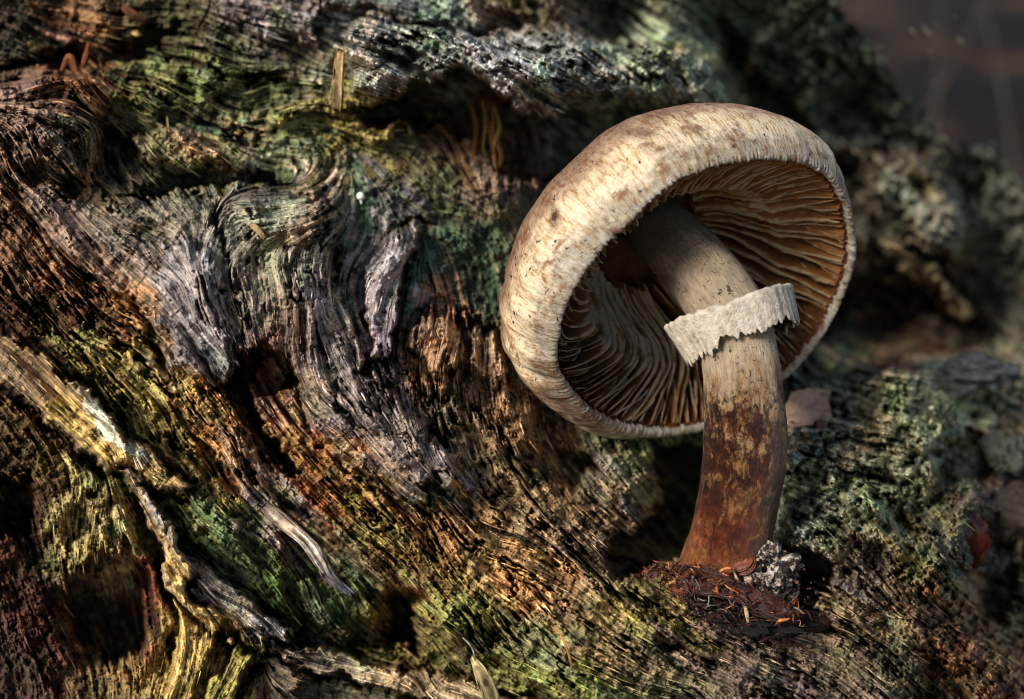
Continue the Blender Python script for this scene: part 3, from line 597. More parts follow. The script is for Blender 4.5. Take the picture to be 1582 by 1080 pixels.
cross = np.exp(-((xn + .18 * rough2 + .1 * mid) / .085) ** 2) * sstep(.1, 1.0, fb_t + .5 * patch) * (1 - .5 * calm)   # breaks across the grain
h = h - .11 * cross + .09 * np.clip(fa, .3, 1.2) * np.floor(xn * .8 + .35 * fb_s)
h = h * (1 - .6 * calm)
D = depth - lift - h
pe = np.clip(np.hypot(*np.gradient(plates)) * 3, 0, 1) * np.clip(ra - 1.2, 0, 1)
fib_attr = np.clip(0.42 + .26 * pe - .25 * cross + 0.16 * fibre + 0.11 * mid - 0.22 * crack - 0.30 * pitl - 0.30 * seam + 0.08 * rough2 + 0.09 * flake, 0, 1)  # cracks, seams and pits darkened: weathering plus crevice shade painted into the colour

# wood stains plus painted vignette and cave shade, edges ragged along the grain
sh = 24 * mid + 22 * coarse
QX = GX + sh * CX + 14 * fbm(NY, NX, 22, 3); QY = GY + sh * CY + 14 * fbm(NY, NX, 22, 3)
num = np.zeros((NY, NX, 3), np.float32); den = np.zeros((NY, NX), np.float32)
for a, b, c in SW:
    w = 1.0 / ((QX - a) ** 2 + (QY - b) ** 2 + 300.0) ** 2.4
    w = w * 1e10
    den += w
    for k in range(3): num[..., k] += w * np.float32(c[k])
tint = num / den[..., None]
alg0 = fbm(NY, NX, 30, 3)
for s_, w_, c_, k_ in stains:
    w_ = (k_ * w_ * np.clip(0.85 + (0.25 * rough1[s_] - .25 * alg0[s_]) * (1 - .8 * calm[s_]), 0, 1))[..., None]
    tint[s_] = tint[s_] * (1 - w_) + w_ * c_
# raise saturation a little around its own grey
g = tint.mean(-1, keepdims=True)
tint = np.clip((g + (tint - g) * 0.88) * np.array([1.46, 1.37, 1.22]), 0.004, 0.9)
wf = np.clip(.55 * (1 - calm) * (1 - flakeL) * np.clip(fa, 0, 1.2), 0, .6)[..., None]     # fresher, warmer wood where the skin has peeled
gm = tint.mean(-1, keepdims=True)
tint = tint * (1 - wf) + wf * (0.5 * tint + .5 * gm * np.array([1.45, .95, .5]))
wg = np.clip(.35 * np.clip(flakeL - .9, 0, 1), 0, .35)[..., None]
tint = tint * (1 - wg) + wg * gm * np.array([1.25, 1.2, 1.18])
# fresh orange wood shows on torn step edges
gy_, gx_ = np.gradient(lift)
edge = np.clip(np.hypot(gx_, gy_) * 14, 0, 1)
tint = tint * (1 - 0.30 * edge[..., None]) + 0.30 * edge[..., None] * lin('6a4322')
# patchy algae
alg = (1 - calm) * sstep(0.4, 1.6, fbm(NY, NX, 34, 4) - 0.4 * coarse)
tint = tint * (1 - 0.30 * alg[..., None]) + 0.30 * alg[..., None] * (tint.mean(-1, keepdims=True) * np.array([0.80, 1.25, 0.45]))
orr = (1 - calm) * sstep(0.7, 1.9, fbm(NY, NX, 28, 4) + 0.5 * mid)
tint = tint * (1 - 0.30 * orr[..., None]) + 0.30 * orr[..., None] * (tint.mean(-1, keepdims=True) * np.array([1.6, 0.95, 0.45]))

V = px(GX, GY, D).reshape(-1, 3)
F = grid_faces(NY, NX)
EDGE_TR = [(1255, -400), (1285, 0), (1335, 60), (1385, 130), (1440, 190), (1520, 232), (1590, 285), (1900, 360), (1900, -400)]
cut = sdf(EDGE_TR, GX + 10 * rough1, GY + 10 * rough2) < 0
keep = ~cut.ravel()[F].any(1)
F = F[keep]
used = np.zeros(len(V), bool); used[F.ravel()] = True
remap = np.cumsum(used) - 1
F = remap[F]
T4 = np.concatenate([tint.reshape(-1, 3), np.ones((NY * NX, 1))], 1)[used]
log_base = px(700, 1000, 0.0)
log = empty('rotten_log', log_base, 'big weathered rotting log with diagonal torn grain, green algae and a knot hole', 'log')
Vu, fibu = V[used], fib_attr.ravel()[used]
owner = np.zeros((NY, NX), np.int32)
for k_, (nm_, s_, m_) in enumerate(PIECES): owner[s_][m_] = k_ + 1
fown = owner.ravel()[used][F].max(1)
for k_ in range(len(PIECES) + 1):
    Fk = F[fown == k_]
    ids, inv = np.unique(Fk, return_inverse=True)
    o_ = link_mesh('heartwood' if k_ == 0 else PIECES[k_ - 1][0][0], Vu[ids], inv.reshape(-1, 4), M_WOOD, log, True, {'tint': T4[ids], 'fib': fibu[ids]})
    if k_ and PIECES[k_ - 1][0][1]: o_['label'] = PIECES[k_ - 1][0][1]


def surf(X, Y):
    """depth of the wood at a photo position"""
    return float(bisample(D, np.array((Y - Y0) / STEP), np.array((X - X0) / STEP)))


def surf_s(X, Y, r=6):
    iy = int((Y - Y0) / STEP); ix = int((X - X0) / STEP)
    return float(D[max(0, iy - r):iy + r, max(0, ix - r):ix + r].mean())


# ------------------------------------------------------------------ splinters
def spline(P, n):
    P = np.asarray(P, float)
    Q = np.concatenate([[2 * P[0] - P[1]], P, [2 * P[-1] - P[-2]]])
    t = np.linspace(0, len(P) - 1 - 1e-6, n); i = t.astype(int); f = (t - i)[:, None]
    a, b, c, d = Q[i], Q[i + 1], Q[i + 2], Q[i + 3]
    return 0.5 * (2 * b + (c - a) * f + (2 * a - 5 * b + 4 * c - d) * f ** 2 + (3 * b - a - 3 * c + d) * f ** 3)


def splinter(name, pts, tints, parent=None, flat=0.4, n=70, m=26, rag=0.5, tag_args=None, amp=1.0, mat=None, facing=None):
    """pts: (X, Y, depth, full width in px) along the piece; a split piece of wood with ragged ends"""
    pts = np.asarray(pts, float)
    plen = np.hypot(*np.diff(pts[:, :2], axis=0).T).sum()
    if n == 70: n = int(np.clip(plen / 2.0, 24, 200))
    m = int(np.clip(pts[:, 3].max() * 2.2, 8, 130))
    S = spline(pts, n)
    C = px(S[:, 0], S[:, 1], S[:, 2])
    hw = np.maximum(S[:, 3], 1.0) * PX / 2
    T = np.gradient(C, axis=0); T /= np.linalg.norm(T, axis=1)[:, None]
    N0 = -FWD + 0.25 * UPV - 0.2 * RGT if facing is None else np.asarray(facing)
    B = np.cross(T, N0); B /= np.linalg.norm(B, axis=1)[:, None]
    N = np.cross(B, T)
    th = np.linspace(0, 2 * np.pi, m, endpoint=False)
    r = np.random.default_rng(int(abs(pts.sum() * 1000)) % 2 ** 31)
    pxm = max(0.6, m / max(4.0, pts[:, 3].max() * 2.2))

    def ring_noise(sy, sx):
        a = vnoise(n, m + 8, max(sy, 1.05), max(sx, 1.05), r)
        w = np.linspace(0, 1, 8)[None]
        out = a[:, :m].copy()
        k = min(8, m)
        out[:, m - k:] = out[:, m - k:] * (1 - w[:, 8 - k:]) + out[:, :1] * w[:, 8 - k:]
        return out
    f1 = ring_noise(26, 1.4); f2 = ring_noise(12, 3.5); f3 = ring_noise(34, 9); f4 = ring_noise(3, 2)
    fk = sstep(-.12, .12, ring_noise(14, 7) + .35 * f2 + .2 * f1)            # peeled flakes
    hole = np.clip(ring_noise(7, 3) - 1.35, 0, 1)
    edge = vnoise(n, 2, 38, 4, r)[:, :1] + .5 * vnoise(n, 2, 13, 4, r)[:, :1]
    slide = r.standard_normal(m)
    slide = (slide + 0.6 * np.roll(slide, 1)) * rag
    tv = np.linspace(0, 1, n)
    cs, sn = np.cos(th), np.sin(th)
    cx = np.sign(cs) * np.abs(cs) ** 0.6; sy = np.sign(sn) * np.abs(sn) ** 0.55
    lim = np.minimum(hw, 0.35)[:, None]
    w = hw[:, None] * (1 + 0.06 * edge * amp + 0.02 * f2 * amp + .05 * (fk - .5) + .015 * f4)
    tk = np.minimum(hw, 0.5)[:, None] * flat
    f5 = ring_noise(9, 1.2); slit = np.clip(-ring_noise(60, 1.6) - 1.5, 0, .8)
    relief = (0.035 * f1 + 0.03 * f2 + 0.03 * f3 + 0.16 * fk + 0.03 * f4 + .03 * f5 - 0.30 * hole - 0.30 * slit) * amp * lim
    base = C[:, None] + B[:, None] * (w * cx)[..., None] + N[:, None] * (tk * sy + relief)[..., None]
    endw = np.clip(1 - np.minimum(tv, 1 - tv) / 0.16, 0, 1) ** 2
    sgn = np.where(tv < 0.5, 1, -1)
    base += T[:, None] * (endw * sgn)[:, None, None] * (np.minimum(np.abs(slide), 1.8) * 0.26)[None, :, None] * min(1, hw.max() * 1.6)
    V = base.reshape(-1, 3)
    Fq = grid_faces(n, m, True)
    c0, c1 = len(V), len(V) + 1
    V = np.concatenate([V, C[:1], C[-1:]])
    caps = [(i, (i + 1) % m, c0) for i in range(m)] + [((n - 1) * m + (i + 1) % m, (n - 1) * m + i, c1) for i in range(m)]
    F = [tuple(f) for f in Fq] + caps
    tl = np.array([lin(t) for t in tints])
    ti = np.clip(np.linspace(0, len(tl) - 1 - 1e-6, n)[:, None] + 0.35 * f3 + .25 * f2, 0, len(tl) - 1 - 1e-6); i = ti.astype(int); f = (ti - i)[..., None]
    col = tl[i] * (1 - f) + (tl[np.minimum(i + 1, len(tl) - 1)]) * f
    col = col * np.clip(1 + 0.16 * f1 + 0.16 * f2, 0.3, 1.8)[..., None]
    col = col * (1 - .7 * np.clip(hole * 3 + slit * 2, 0, 1)[..., None]) * (1 + .18 * np.clip(f5, -1.5, 1.5))[..., None]
    wk = (0.35 * (1 - fk) * np.clip(.5 + f3 * .5, 0, 1))[..., None]          # warmer wood under the peeled skin
    col = col * (1 - wk) + wk * col.mean(-1, keepdims=True) * np.array([1.5, .95, .5])
    col = np.concatenate([col.reshape(-1, 3), col[0, :1], col[-1, :1]])
    col = np.concatenate([col, np.ones((len(col), 1))], 1)
    fb = np.clip(0.40 + 0.15 * f1 + 0.10 * f2 + .08 * f4 + .08 * fk - .25 * np.clip(-f1 - 1.1, 0, 1), 0, 1)
    fb = np.concatenate([fb.ravel(), [0.4, 0.4]])
    o = link_mesh(name, V, F, mat or M_WOOD, parent, True, {'tint': col, 'fib': fb})
    if parent is None: to_base(o, C[n // 2])
    if tag_args: tag(o, *tag_args)
    return o


def sp(pts, tints, label=None, name='splinter', **k):
    o = splinter(name, pts, tints, log, **k)
    if label: o['label'] = label
    return o


sp([(526, 76, 1.7, 16), (524, 105, 1.6, 19), (521, 145, 1.6, 23), (520, 172, 1.8, 20)], ['94744a', 'a0845a', '948058', '6e5c3c'], 'short pale chip standing upright', flat=.4, rag=1.4, amp=1.3)
sp([(258, 180, 1.3, 3), (259, 195, 1.2, 5), (261, 212, 1.2, 4)], ['c0a868', 'b09a58', '8a7a48'], flat=.8, n=20, m=8)
for q in range(6):
    x = 722 + random.uniform(0, 70); y = 160 + random.uniform(-10, 20)
    sp([(x, y, 4.0, 5), (x + random.uniform(-4, 10), y + 35, 3.8, 8), (x + random.uniform(0, 22), y + 75, 3.7, 6), (x + random.uniform(0, 22), y + 100, 3.9, 3)], [random.choice(['7a4a1c', '8a5a24', '6a5a24', '5a3414'])] * 2, flat=.7, n=30, m=10)
for pts, t in [([(95, 110, 2.4, 6), (108, 90, 2.2, 14), (118, 112, 2.3, 12)], '6a3c20'), ([(128, 105, 2.3, 8), (134, 85, 2.2, 10), (136, 65, 2.2, 3)], '643418'),
               ([(190, 12, 3.4, 10), (205, 22, 3.2, 16), (225, 32, 3.3, 6)], '5c321c'), ([(205, 50, 3.3, 6), (211, 52, 3.2, 10), (218, 54, 3.3, 5)], 'b09060')]:
    sp(pts, [t, t, t], flat=.7, n=30, m=12)
sp([(728, 1015, -1.3, 6), (742, 1038, -1.35, 20), (756, 1070, -1.3, 26), (765, 1095, -1.2, 20)], ['a89a68', 'a8986a', '8a7c54', '6a5e40'], 'pale pointed chip', flat=.3)
sp([(715, 985, -1.3, 2), (724, 994, -1.4, 2.4), (731, 1006, -1.4, 2.4), (733, 1020, -1.36, 2)], ['d8d4cc', 'd8d4cc'], flat=1, n=20, m=6, amp=.2)
sp([(850, 965, -1.5, 3), (868, 985, -1.6, 4), (880, 1015, -1.62, 4), (886, 1045, -1.55, 3)], ['a87030', 'b07a34', '9a6428'], 'curved orange fibre', flat=1, n=24, m=6, amp=.3)

# loose fibres raised from the grain: too many to count
def loose_fibres():
    Vs, Fs, cols = [], [], []
    nv = 0
    r = np.random.default_rng(5)
    made = 0
    while made < 1700:
        x = r.uniform(-40, 1500); y = r.uniform(20, 1110)
        if sdf([(760, 420), (800, 240), (1000, 140), (1340, 180), (1582, 250), (1600, 620), (1240, 700), (1230, 880), (1050, 900), (900, 700)], np.array(x), np.array(y)) < 0: continue
        ix = int((x - X0) / STEP); iy = int((y - Y0) / STEP)
        if abs(lift[iy, ix]) > 2.0 or fa[iy, ix] * r.random() < 0.25: continue
        L = r.uniform(10, 40) * (0.6 + 0.5 * fa[iy, ix]); w = r.uniform(0.9, 3.2); n = 5
        X, Y = x, y; P = []
        up = r.uniform(0.02, 0.10); d0 = None
        bend = r.uniform(-0.25, 0.25)
        for k in range(n):
            jx = min(max(int((X - X0) / STEP), 0), NX - 1); jy = min(max(int((Y - Y0) / STEP), 0), NY - 1)
            dd = D[jy, jx]
            d0 = dd if d0 is None else d0 + np.clip(dd - d0, -0.15, 0.08)
            P.append((X, Y, d0 - 0.02 - up * (k / (n - 1)) ** 1.5))
            a = ang[jy, jx] + bend * k / n
            X += L / n * math.cos(a); Y += L / n * math.sin(a)
        P = np.array(P); C = px(P[:, 0], P[:, 1], P[:, 2])
        T = C[-1] - C[0]; T /= np.linalg.norm(T) + 1e-9
        B = np.cross(T, -FWD); B /= np.linalg.norm(B) + 1e-9
        N = np.cross(B, T)
        prof = np.array([.5, 1, .9, .6, .08]) * w * PX / 2
        ring = np.stack([C + B * prof[:, None], C + N * prof[:, None] * .7, C - B * prof[:, None]], 1)
        Vs.append(ring.reshape(-1, 3))
        for k in range(n - 1):
            for j in range(2):
                a0 = nv + k * 3 + j
                Fs.append((a0, a0 + 1, a0 + 4, a0 + 3))
        c = tint[iy, ix] * r.uniform(0.7, 1.9) + np.array([.03, .02, .008]) * r.random()
        cols.append(np.tile(np.append(np.clip(c, 0, .8), 1), (n * 3, 1)))
        nv += n * 3; made += 1
    V = np.concatenate(Vs); c = np.concatenate(cols)
    o = link_mesh('loose_fibres', V, np.array(Fs), M_WOOD, log, True, {'tint': c, 'fib': np.full(len(V), .65)})
    o['kind'] = 'stuff'


loose_fibres()

def crumbs():
    """specks of rotten wood lying all over the log"""
    r = np.random.default_rng(77)
    base = np.array([(1, 0, 0), (-1, 0, 0), (0, 1, 0), (0, -1, 0), (0, 0, 1), (0, 0, -1)], float)
    fc = np.array([(0, 2, 4), (2, 1, 4), (1, 3, 4), (3, 0, 4), (2, 0, 5), (1, 2, 5), (3, 1, 5), (0, 3, 5)])
    cl = [(r.uniform(-30, 1560), r.uniform(0, 1100)) for _ in range(90)]
    V, F, c = [], [], []
    n = 0
    for k in range(6000):
        if k % 2: x, y = r.uniform(-30, 1560), r.uniform(0, 1100)
        else:
            a, b = cl[r.integers(0, 90)]; x, y = a + r.normal() * 28, b + r.normal() * 28
        ix = int((x - X0) / STEP); iy = int((y - Y0) / STEP)
        if not (0 <= ix < NX and 0 <= iy < NY) or cut[iy, ix]: continue
        sz = r.uniform(.008, .022) * (1 + (r.random() < .06) * 1.5)
        M = np.linalg.qr(r.standard_normal((3, 3)))[0] * (r.uniform(.4, 1.5, 3) * sz)
        V.append(base @ M.T + px(x, y, D[iy, ix] - sz * .6)); F.append(fc + 6 * n); n += 1
        t = tint[iy, ix] * r.uniform(.4, 2.2)
        if r.random() < .12: t = lin('a89070') * r.uniform(.6, 1.1)
        c.append(np.tile(np.append(np.clip(t, 0, .7), 1), (6, 1)))
    o = link_mesh('crumbs', np.concatenate(V), np.concatenate(F), M_WOOD, log, False, {'tint': np.concatenate(c), 'fib': np.full(6 * n, .55)})
    o['kind'] = 'stuff'


crumbs()

# ------------------------------------------------------------------ the mushroom
STEM = np.array([(975, 318, 2.5, 50), (1008, 345, 1.8, 52), (1058, 393, 0.9, 55), (1098, 440, 0.2, 57), (1127, 490, -0.3, 57), (1142, 550, -0.55, 58), (1149, 610, -0.65, 60), (1150, 690, -0.6, 62), (1141, 770, -0.4, 62), (1128, 840, -0.1, 65), (1117, 885, 0.25, 68), (1108, 925, 0.65, 66)], float)
mush_base = px(1115, 915, 0.1)
mush = empty('mushroom', mush_base, 'brown-stemmed mushroom with tilted beige cap, gills and torn ring on the log', 'mushroom')


def mat_stem():
    n = NT('mushroom stem')
    t = n.attr('along')                    # 0 at the top, 1 at the base
    v = n.attr('stemco', 'Vector')
    big_n = n.noise(1.6, 5, 0.65, n.coord((1, 1, 0.8), v))
    tt = n.math('ADD', t, n.math('MULTIPLY', n.math('SUBTRACT', big_n, 0.5), 0.55))
    base = n.ramp(tt, [(0.0, lin('625244')), (0.20, lin('87745f')), (0.33, lin('bea68a')), (0.46, lin('d0b898')), (0.555, lin('b08a62')), (0.595, lin('54280f')), (0.66, lin('3c1a0c')), (0.76, lin('6c3219')), (0.87, lin('b0683a')), (1.0, lin('6e3c24'))])
    # long fibres
    fibn = n.noise(9, 4, 0.7, n.coord((2.6, 2.6, 0.35), v))
    base = n.mix(1.0, base, n.ramp(fibn, [(0.3, 0.62), (0.5, 1.0), (0.7, 1.28)]), 'MULTIPLY')
    # pale streaky scales breaking the dark zone
    flk = n.noise(3.2, 5, 0.7, n.coord((1.5, 1.5, 0.8), v), 0.6)
    zone = n.ramp(t, [(0.50, 0.0), (0.56, 1.0), (0.72, 0.55), (0.95, 0.5)])
    base = n.mix(n.math('MULTIPLY', n.ramp(flk, [(0.52, 0.0), (0.62, 0.8)]), zone), base, lin('c49058'))
    drk = n.noise(4.5, 5, 0.75, n.coord((1.2, 1.2, 1.0), n.attr('stemco', 'Vector')), 1.0)
    base = n.mix(n.math('MULTIPLY', n.ramp(drk, [(0.47, 0.0), (0.57, 0.95)]), zone), base, lin('1c0a05'))
    # black crumbs under the ring
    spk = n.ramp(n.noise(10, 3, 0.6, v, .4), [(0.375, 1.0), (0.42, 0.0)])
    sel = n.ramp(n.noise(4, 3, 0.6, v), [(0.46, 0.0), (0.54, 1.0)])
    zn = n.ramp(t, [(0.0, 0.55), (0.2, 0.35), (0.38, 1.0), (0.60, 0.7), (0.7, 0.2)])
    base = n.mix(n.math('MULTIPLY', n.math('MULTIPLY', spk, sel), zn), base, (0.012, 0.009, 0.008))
    # granules on the upper stem
    v2 = n.voro(7.5, v)
    gran = n.ramp(v2.outputs['Distance'], [(0.0, 1.0), (0.30, 0.0)])
    gz = n.ramp(t, [(0.02, 0.7), (0.26, 0.6), (0.36, 0.0)])
    grn = n.math('MULTIPLY', gran, gz)
    base = n.mix(n.math('MULTIPLY', grn, 0.5), base, lin('c89a62'))
    nm = n.bump(n.noise(9, 6, 0.78, n.coord((1.6, 1.6, 0.7), v)), 1.0, 0.14)
    nm = n.bump(grn, 0.8, 0.06, nm)
    rg = n.ramp(t, [(0.0, 0.55), (0.5, 0.6), (0.62, 0.30), (1.0, 0.34)])
    return n.done(base, rg, nm, 0.5)


def build_stem():
    n, m = 240, 96
    S = spline(STEM, n)
    C = px(S[:, 0], S[:, 1], S[:, 2]); R = S[:, 3] * PX
    T = np.gradient(C, axis=0); T /= np.linalg.norm(T, axis=1)[:, None]
    B = np.cross(T, -FWD); B /= np.linalg.norm(B, axis=1)[:, None]
    N = np.cross(B, T)
    th = np.linspace(0, 2 * np.pi, m, endpoint=False)
    w = vnoise(n, m, 30, 12); w[:, -12:] = w[:, -12:] * np.linspace(1, 0, 12) + w[:, :1] * np.linspace(0, 1, 12)
    w2 = vnoise(n, m, 6, 4); w2[:, -4:] = w2[:, -4:] * np.linspace(1, 0, 4) + w2[:, :1] * np.linspace(0, 1, 4)
    w3 = vnoise(n, m, 40, 3); w3[:, -4:] = w3[:, -4:] * np.linspace(1, 0, 4) + w3[:, :1] * np.linspace(0, 1, 4)
    t = np.linspace(0, 1, n)
    low = sstep(.55, .7, t)[:, None]
    rad = R[:, None] * (1 + 0.018 * w + (0.006 + 0.010 * low) * w2 + 0.008 * w3)
    V = C[:, None] + B[:, None] * (rad * np.cos(th))[..., None] + N[:, None] * (rad * np.sin(th))[..., None]
    s = np.concatenate([[0], np.cumsum(np.linalg.norm(np.diff(C, axis=0), axis=1))])
    co = np.stack([np.broadcast_to(0.73 * np.cos(th), (n, m)), np.broadcast_to(0.73 * np.sin(th), (n, m)), np.broadcast_to(s[:, None], (n, m))], -1)
    o = link_mesh('stem', V.reshape(-1, 3), grid_faces(n, m, True), mat_stem(), mush, True, {'along': np.repeat(t, m), 'stemco': co.reshape(-1, 3)})
    return C, T, R, t


sC, sT, sR, sTt = build_stem()

# cap: axis points out of the opening, towards the viewer and down right
TILT = math.radians(48)
e_in = 0.63 * RGT - 0.77 * UPV; e_in /= np.linalg.norm(e_in)
AX = math.sin(TILT) * e_in - math.cos(TILT) * FWD
E1 = 0.77 * RGT + 0.63 * UPV; E1 -= AX * np.dot(E1, AX); E1 /= np.linalg.norm(E1)
E2 = np.cross(AX, E1)
CC = px(1087, 458, 0.3)
RIM = [(1318, 400), (1316, 360), (1305, 310), (1285, 275), (1240, 252), (1190, 246), (1140, 250), (1085, 262), (1040, 282), (1000, 315), (975, 345), (940, 372), (915, 405), (890, 440), (872, 480), (862, 525), (861, 570), (880, 600), (905, 630), (940, 652), (975, 663), (1010, 668), (1050, 667), (1090, 660), (1150, 630), (1205, 590), (1245, 550), (1280, 500), (1303, 450)]
rp = []
for X, Y in RIM:
    d = px(X, Y, 0) - CAM
    q = CAM + d * (np.dot(CC - CAM, AX) / np.dot(d, AX)) - CC
    rp.append((math.atan2(np.dot(q, E2), np.dot(q, E1)), math.hypot(np.dot(q, E1), np.dot(q, E2))))
rp.sort()
rph = np.array([p for p, _ in rp]); rr_ = np.array([r for _, r in rp])
NPH = 720
PH = np.linspace(-np.pi, np.pi, NPH, endpoint=False)
RR = np.interp(PH, np.concatenate([rph - 2 * np.pi, rph, rph + 2 * np.pi]), np.tile(rr_, 3))
ker = np.hanning(35); ker /= ker.sum()
RR = np.convolve(np.concatenate([RR[-40:], RR, RR[:40]]), ker, 'same')[40:-40]
print('rim radii', RR[::30].round(2))


def rim_r(ph):
    return np.interp((np.asarray(ph) + np.pi) % (2 * np.pi) - np.pi, np.append(PH, np.pi), np.append(RR, RR[0]))


def cap_pt(r, h, ph):
    return CC + (r * np.cos(ph))[..., None] * E1 + (r * np.sin(ph))[..., None] * E2 - h[..., None] * AX


def per_noise(n, s, r=rng):
    """noise on a circle of n steps"""
    a = np.linspace(0, 2 * np.pi, n, endpoint=False)
    out = np.zeros(n)
    for k in range(1, s + 1):
        out += r.standard_normal() * np.cos(k * a) + r.standard_normal() * np.sin(k * a)
    return out / out.std()


def mat_cap():
    n = NT('mushroom cap skin')
    v = n.attr('capco', 'Vector')
    t = n.attr('up')                       # 0 at the margin, 1 at the top
    mott = n.noise(1.3, 5, 0.65, n.coord((1, 1, 1.6), v))
    tt = n.math('ADD', t, n.math('MULTIPLY', n.math('SUBTRACT', mott, 0.5), 0.30))
    c = n.ramp(tt, [(0.0, lin('c8bfb4')), (0.05, lin('bdb2a4')), (0.095, lin('a4957f')), (0.15, lin('e0ceb2')), (0.21, lin('ead2ac')), (0.28, lin('b89a7c')), (0.36, lin('94765f')), (0.46, lin('80624e')), (1.0, lin('70543e'))])  # skin tones, with a cream highlight band and margin shade painted in
    # radial fibrils
    f1 = n.noise(4.0, 5, 0.68, n.coord((3.2, 3.2, .8), v), 0.5)
    c = n.mix(1.0, c, n.ramp(f1, [(0.28, lin('9a7454')), (0.40, lin('e2cfb6')), (0.50, (1, 1, 1)), (0.72, (1.16, 1.15, 1.12))]), 'MULTIPLY')
    f2 = n.noise(9, 4, 0.7, n.coord((3.0, 3.0, 0.7), v), 0.3)
    c = n.mix(1.0, c, n.ramp(f2, [(0.30, 0.72), (0.46, 1.0), (0.7, 1.10)]), 'MULTIPLY')
    br = n.noise(2.2, 5, 0.7, n.coord((1, 1, 1), v))
    c = n.mix(n.ramp(br, [(0.53, 0.0), (0.64, 0.8)]), c, lin('7a4a2a'))
    # burnt orange-brown stain on the underside of the roll, lower left
    c = n.mix(n.math('MULTIPLY', n.attr('stain'), n.ramp(n.noise(3.5, 5, 0.7, v), [(0.38, 0.0), (0.58, 0.9)])), c, lin('6a3816'))
    # scattered dirt
    spk = n.math('MULTIPLY', n.ramp(n.noise(9, 3, 0.65, v, .5), [(0.345, 1.0), (0.39, 0.0)]), n.ramp(n.noise(3, 3, 0.6, v), [(0.47, 0.0), (0.55, 1.0)]))
    c = n.mix(spk, c, (0.02, 0.012, 0.008))
    c = n.mix(n.math('MULTIPLY', n.attr('spot'), n.ramp(n.noise(8, 4, 0.7, v), [(0.3, 0.5), (0.5, 1.0)])), c, lin('4a2614'))
    nm = n.bump(f1, 0.8, 0.07)
    nm = n.bump(n.noise(18, 5, 0.75, v), 0.7, 0.04, nm)
    return n.done(c, 0.62, nm, 0.3)


def build_cap():
    lip = 0.026 * per_noise(NPH, 300) + 0.014 * per_noise(NPH, 50)
    # arc stations: (kind) inner lip -> margin -> bulge -> dome
    st = [(-.06, .30), (-.05, .16), (-.03, .05), (0.0, 0.0), (.05, -.015), (.11, .03), (.17, .12), (.24, .25), (.31, .40), (.37, .57), (.41, .75), (.43, .95)]
    qs = np.linspace(0, np.pi / 2, 46)[1:]
    n = len(st) + len(qs)
    P = np.zeros((n, NPH, 3)); co = np.zeros((n, NPH, 3)); up = np.zeros((n, NPH))
    wr = vnoise(n, NPH, 14, 9); wr[:, -8:] = wr[:, -8:] * np.linspace(1, 0, 8) + wr[:, :1] * np.linspace(0, 1, 8)
    ln = vnoise(n, NPH, 9, 52); ln[:, -20:] = ln[:, -20:] * np.linspace(1, 0, 20) + ln[:, :1] * np.linspace(0, 1, 20)
    # folds at the lower left where the skin is creased
    # photo lower left = direction -E1 (and a bit of +/-E2)
    fold = np.exp(-((((PH - np.pi * .98 + np.pi) % (2 * np.pi)) - np.pi) / 0.75) ** 2)
    lobe = 1 + .55 * np.exp(-((((PH + 2.65 + np.pi) % (2 * np.pi)) - np.pi) / .75) ** 2)
    arc = 0.0; prev = None
    for i in range(n):
        if i < len(st):
            dr, hh = st[i]
            r = RR + dr * (lobe if dr > 0 else 1); hgt = np.full(NPH, hh)
            rag = lip if i in (2, 3, 4) else lip * 0.4 if i == 1 or i == 5 else 0
            r = r - np.abs(rag) * 0.7
            hgt = hgt + 0.6 * (rag if not np.isscalar(rag) else 0)
        else:
            q = qs[i - len(st)]
            r = (RR * (1 - .35 * math.sin(q)) + .35 * math.sin(q) * RR.mean() + .43 * lobe) * math.cos(q) ** 0.92
            hgt = np.full(NPH, .95 + 2.35 * math.sin(q))
        k = sstep(3, 9, i) * (1 - sstep(34, 54, i))
        disp = (0.030 * ln[i] + 0.012 * wr[i] + 0.055 * wr[i] * fold) * k
        r = r + disp; hgt = hgt - disp * 0.2
        P[i] = cap_pt(r, hgt, PH)
        m_ = (float(r.mean()), float(hgt.mean()))
        if prev: arc += math.hypot(m_[0] - prev[0], m_[1] - prev[1])
        prev = m_
        co[i] = np.stack([3.2 * np.cos(PH), 3.2 * np.sin(PH), np.full(NPH, arc)], -1)
        if i > len(st) + 20:      # towards the top the stripes close up
            co[i, :, :2] *= 0.25 + 0.75 * math.cos(qs[i - len(st)])
        up[i] = arc
    up /= arc
    V = P.reshape(-1, 3)
    # dark marks at their places on the skin
    def spot(X, Y, wx, wy):
        d = V - CAM; z = d @ FWD
        u = 791 + (d @ RGT) / z * DIST / PX; v_ = 540 - (d @ UPV) / z * DIST / PX
        front = ((V - (CC - 1.3 * AX)) @ (-FWD)) > -0.6
        return np.exp(-(((u - X) / wx) ** 2 + ((v_ - Y) / wy) ** 2)) * front
    sp_ = np.clip(1.5 * spot(857, 335, 7, 17) + spot(955, 362, 14, 6) + .9 * spot(1052, 680, 7, 6) + spot(1322, 352, 4, 4) + .7 * spot(985, 205, 40, 8) + .5 * spot(1010, 232, 30, 8), 0, 1)
    stain = np.clip(spot(900, 650, 60, 40) + .6 * spot(850, 600, 30, 40) + .8 * spot(930, 680, 50, 12), 0, 1)
    cap = link_mesh('cap', V, grid_faces(n, NPH, True), mat_cap(), mush, True, {'capco': co.reshape(-1, 3), 'up': up.ravel(), 'spot': sp_, 'stain': stain})
    cap['_w'] = tuple(mush_base)
    return cap


cap = build_cap()


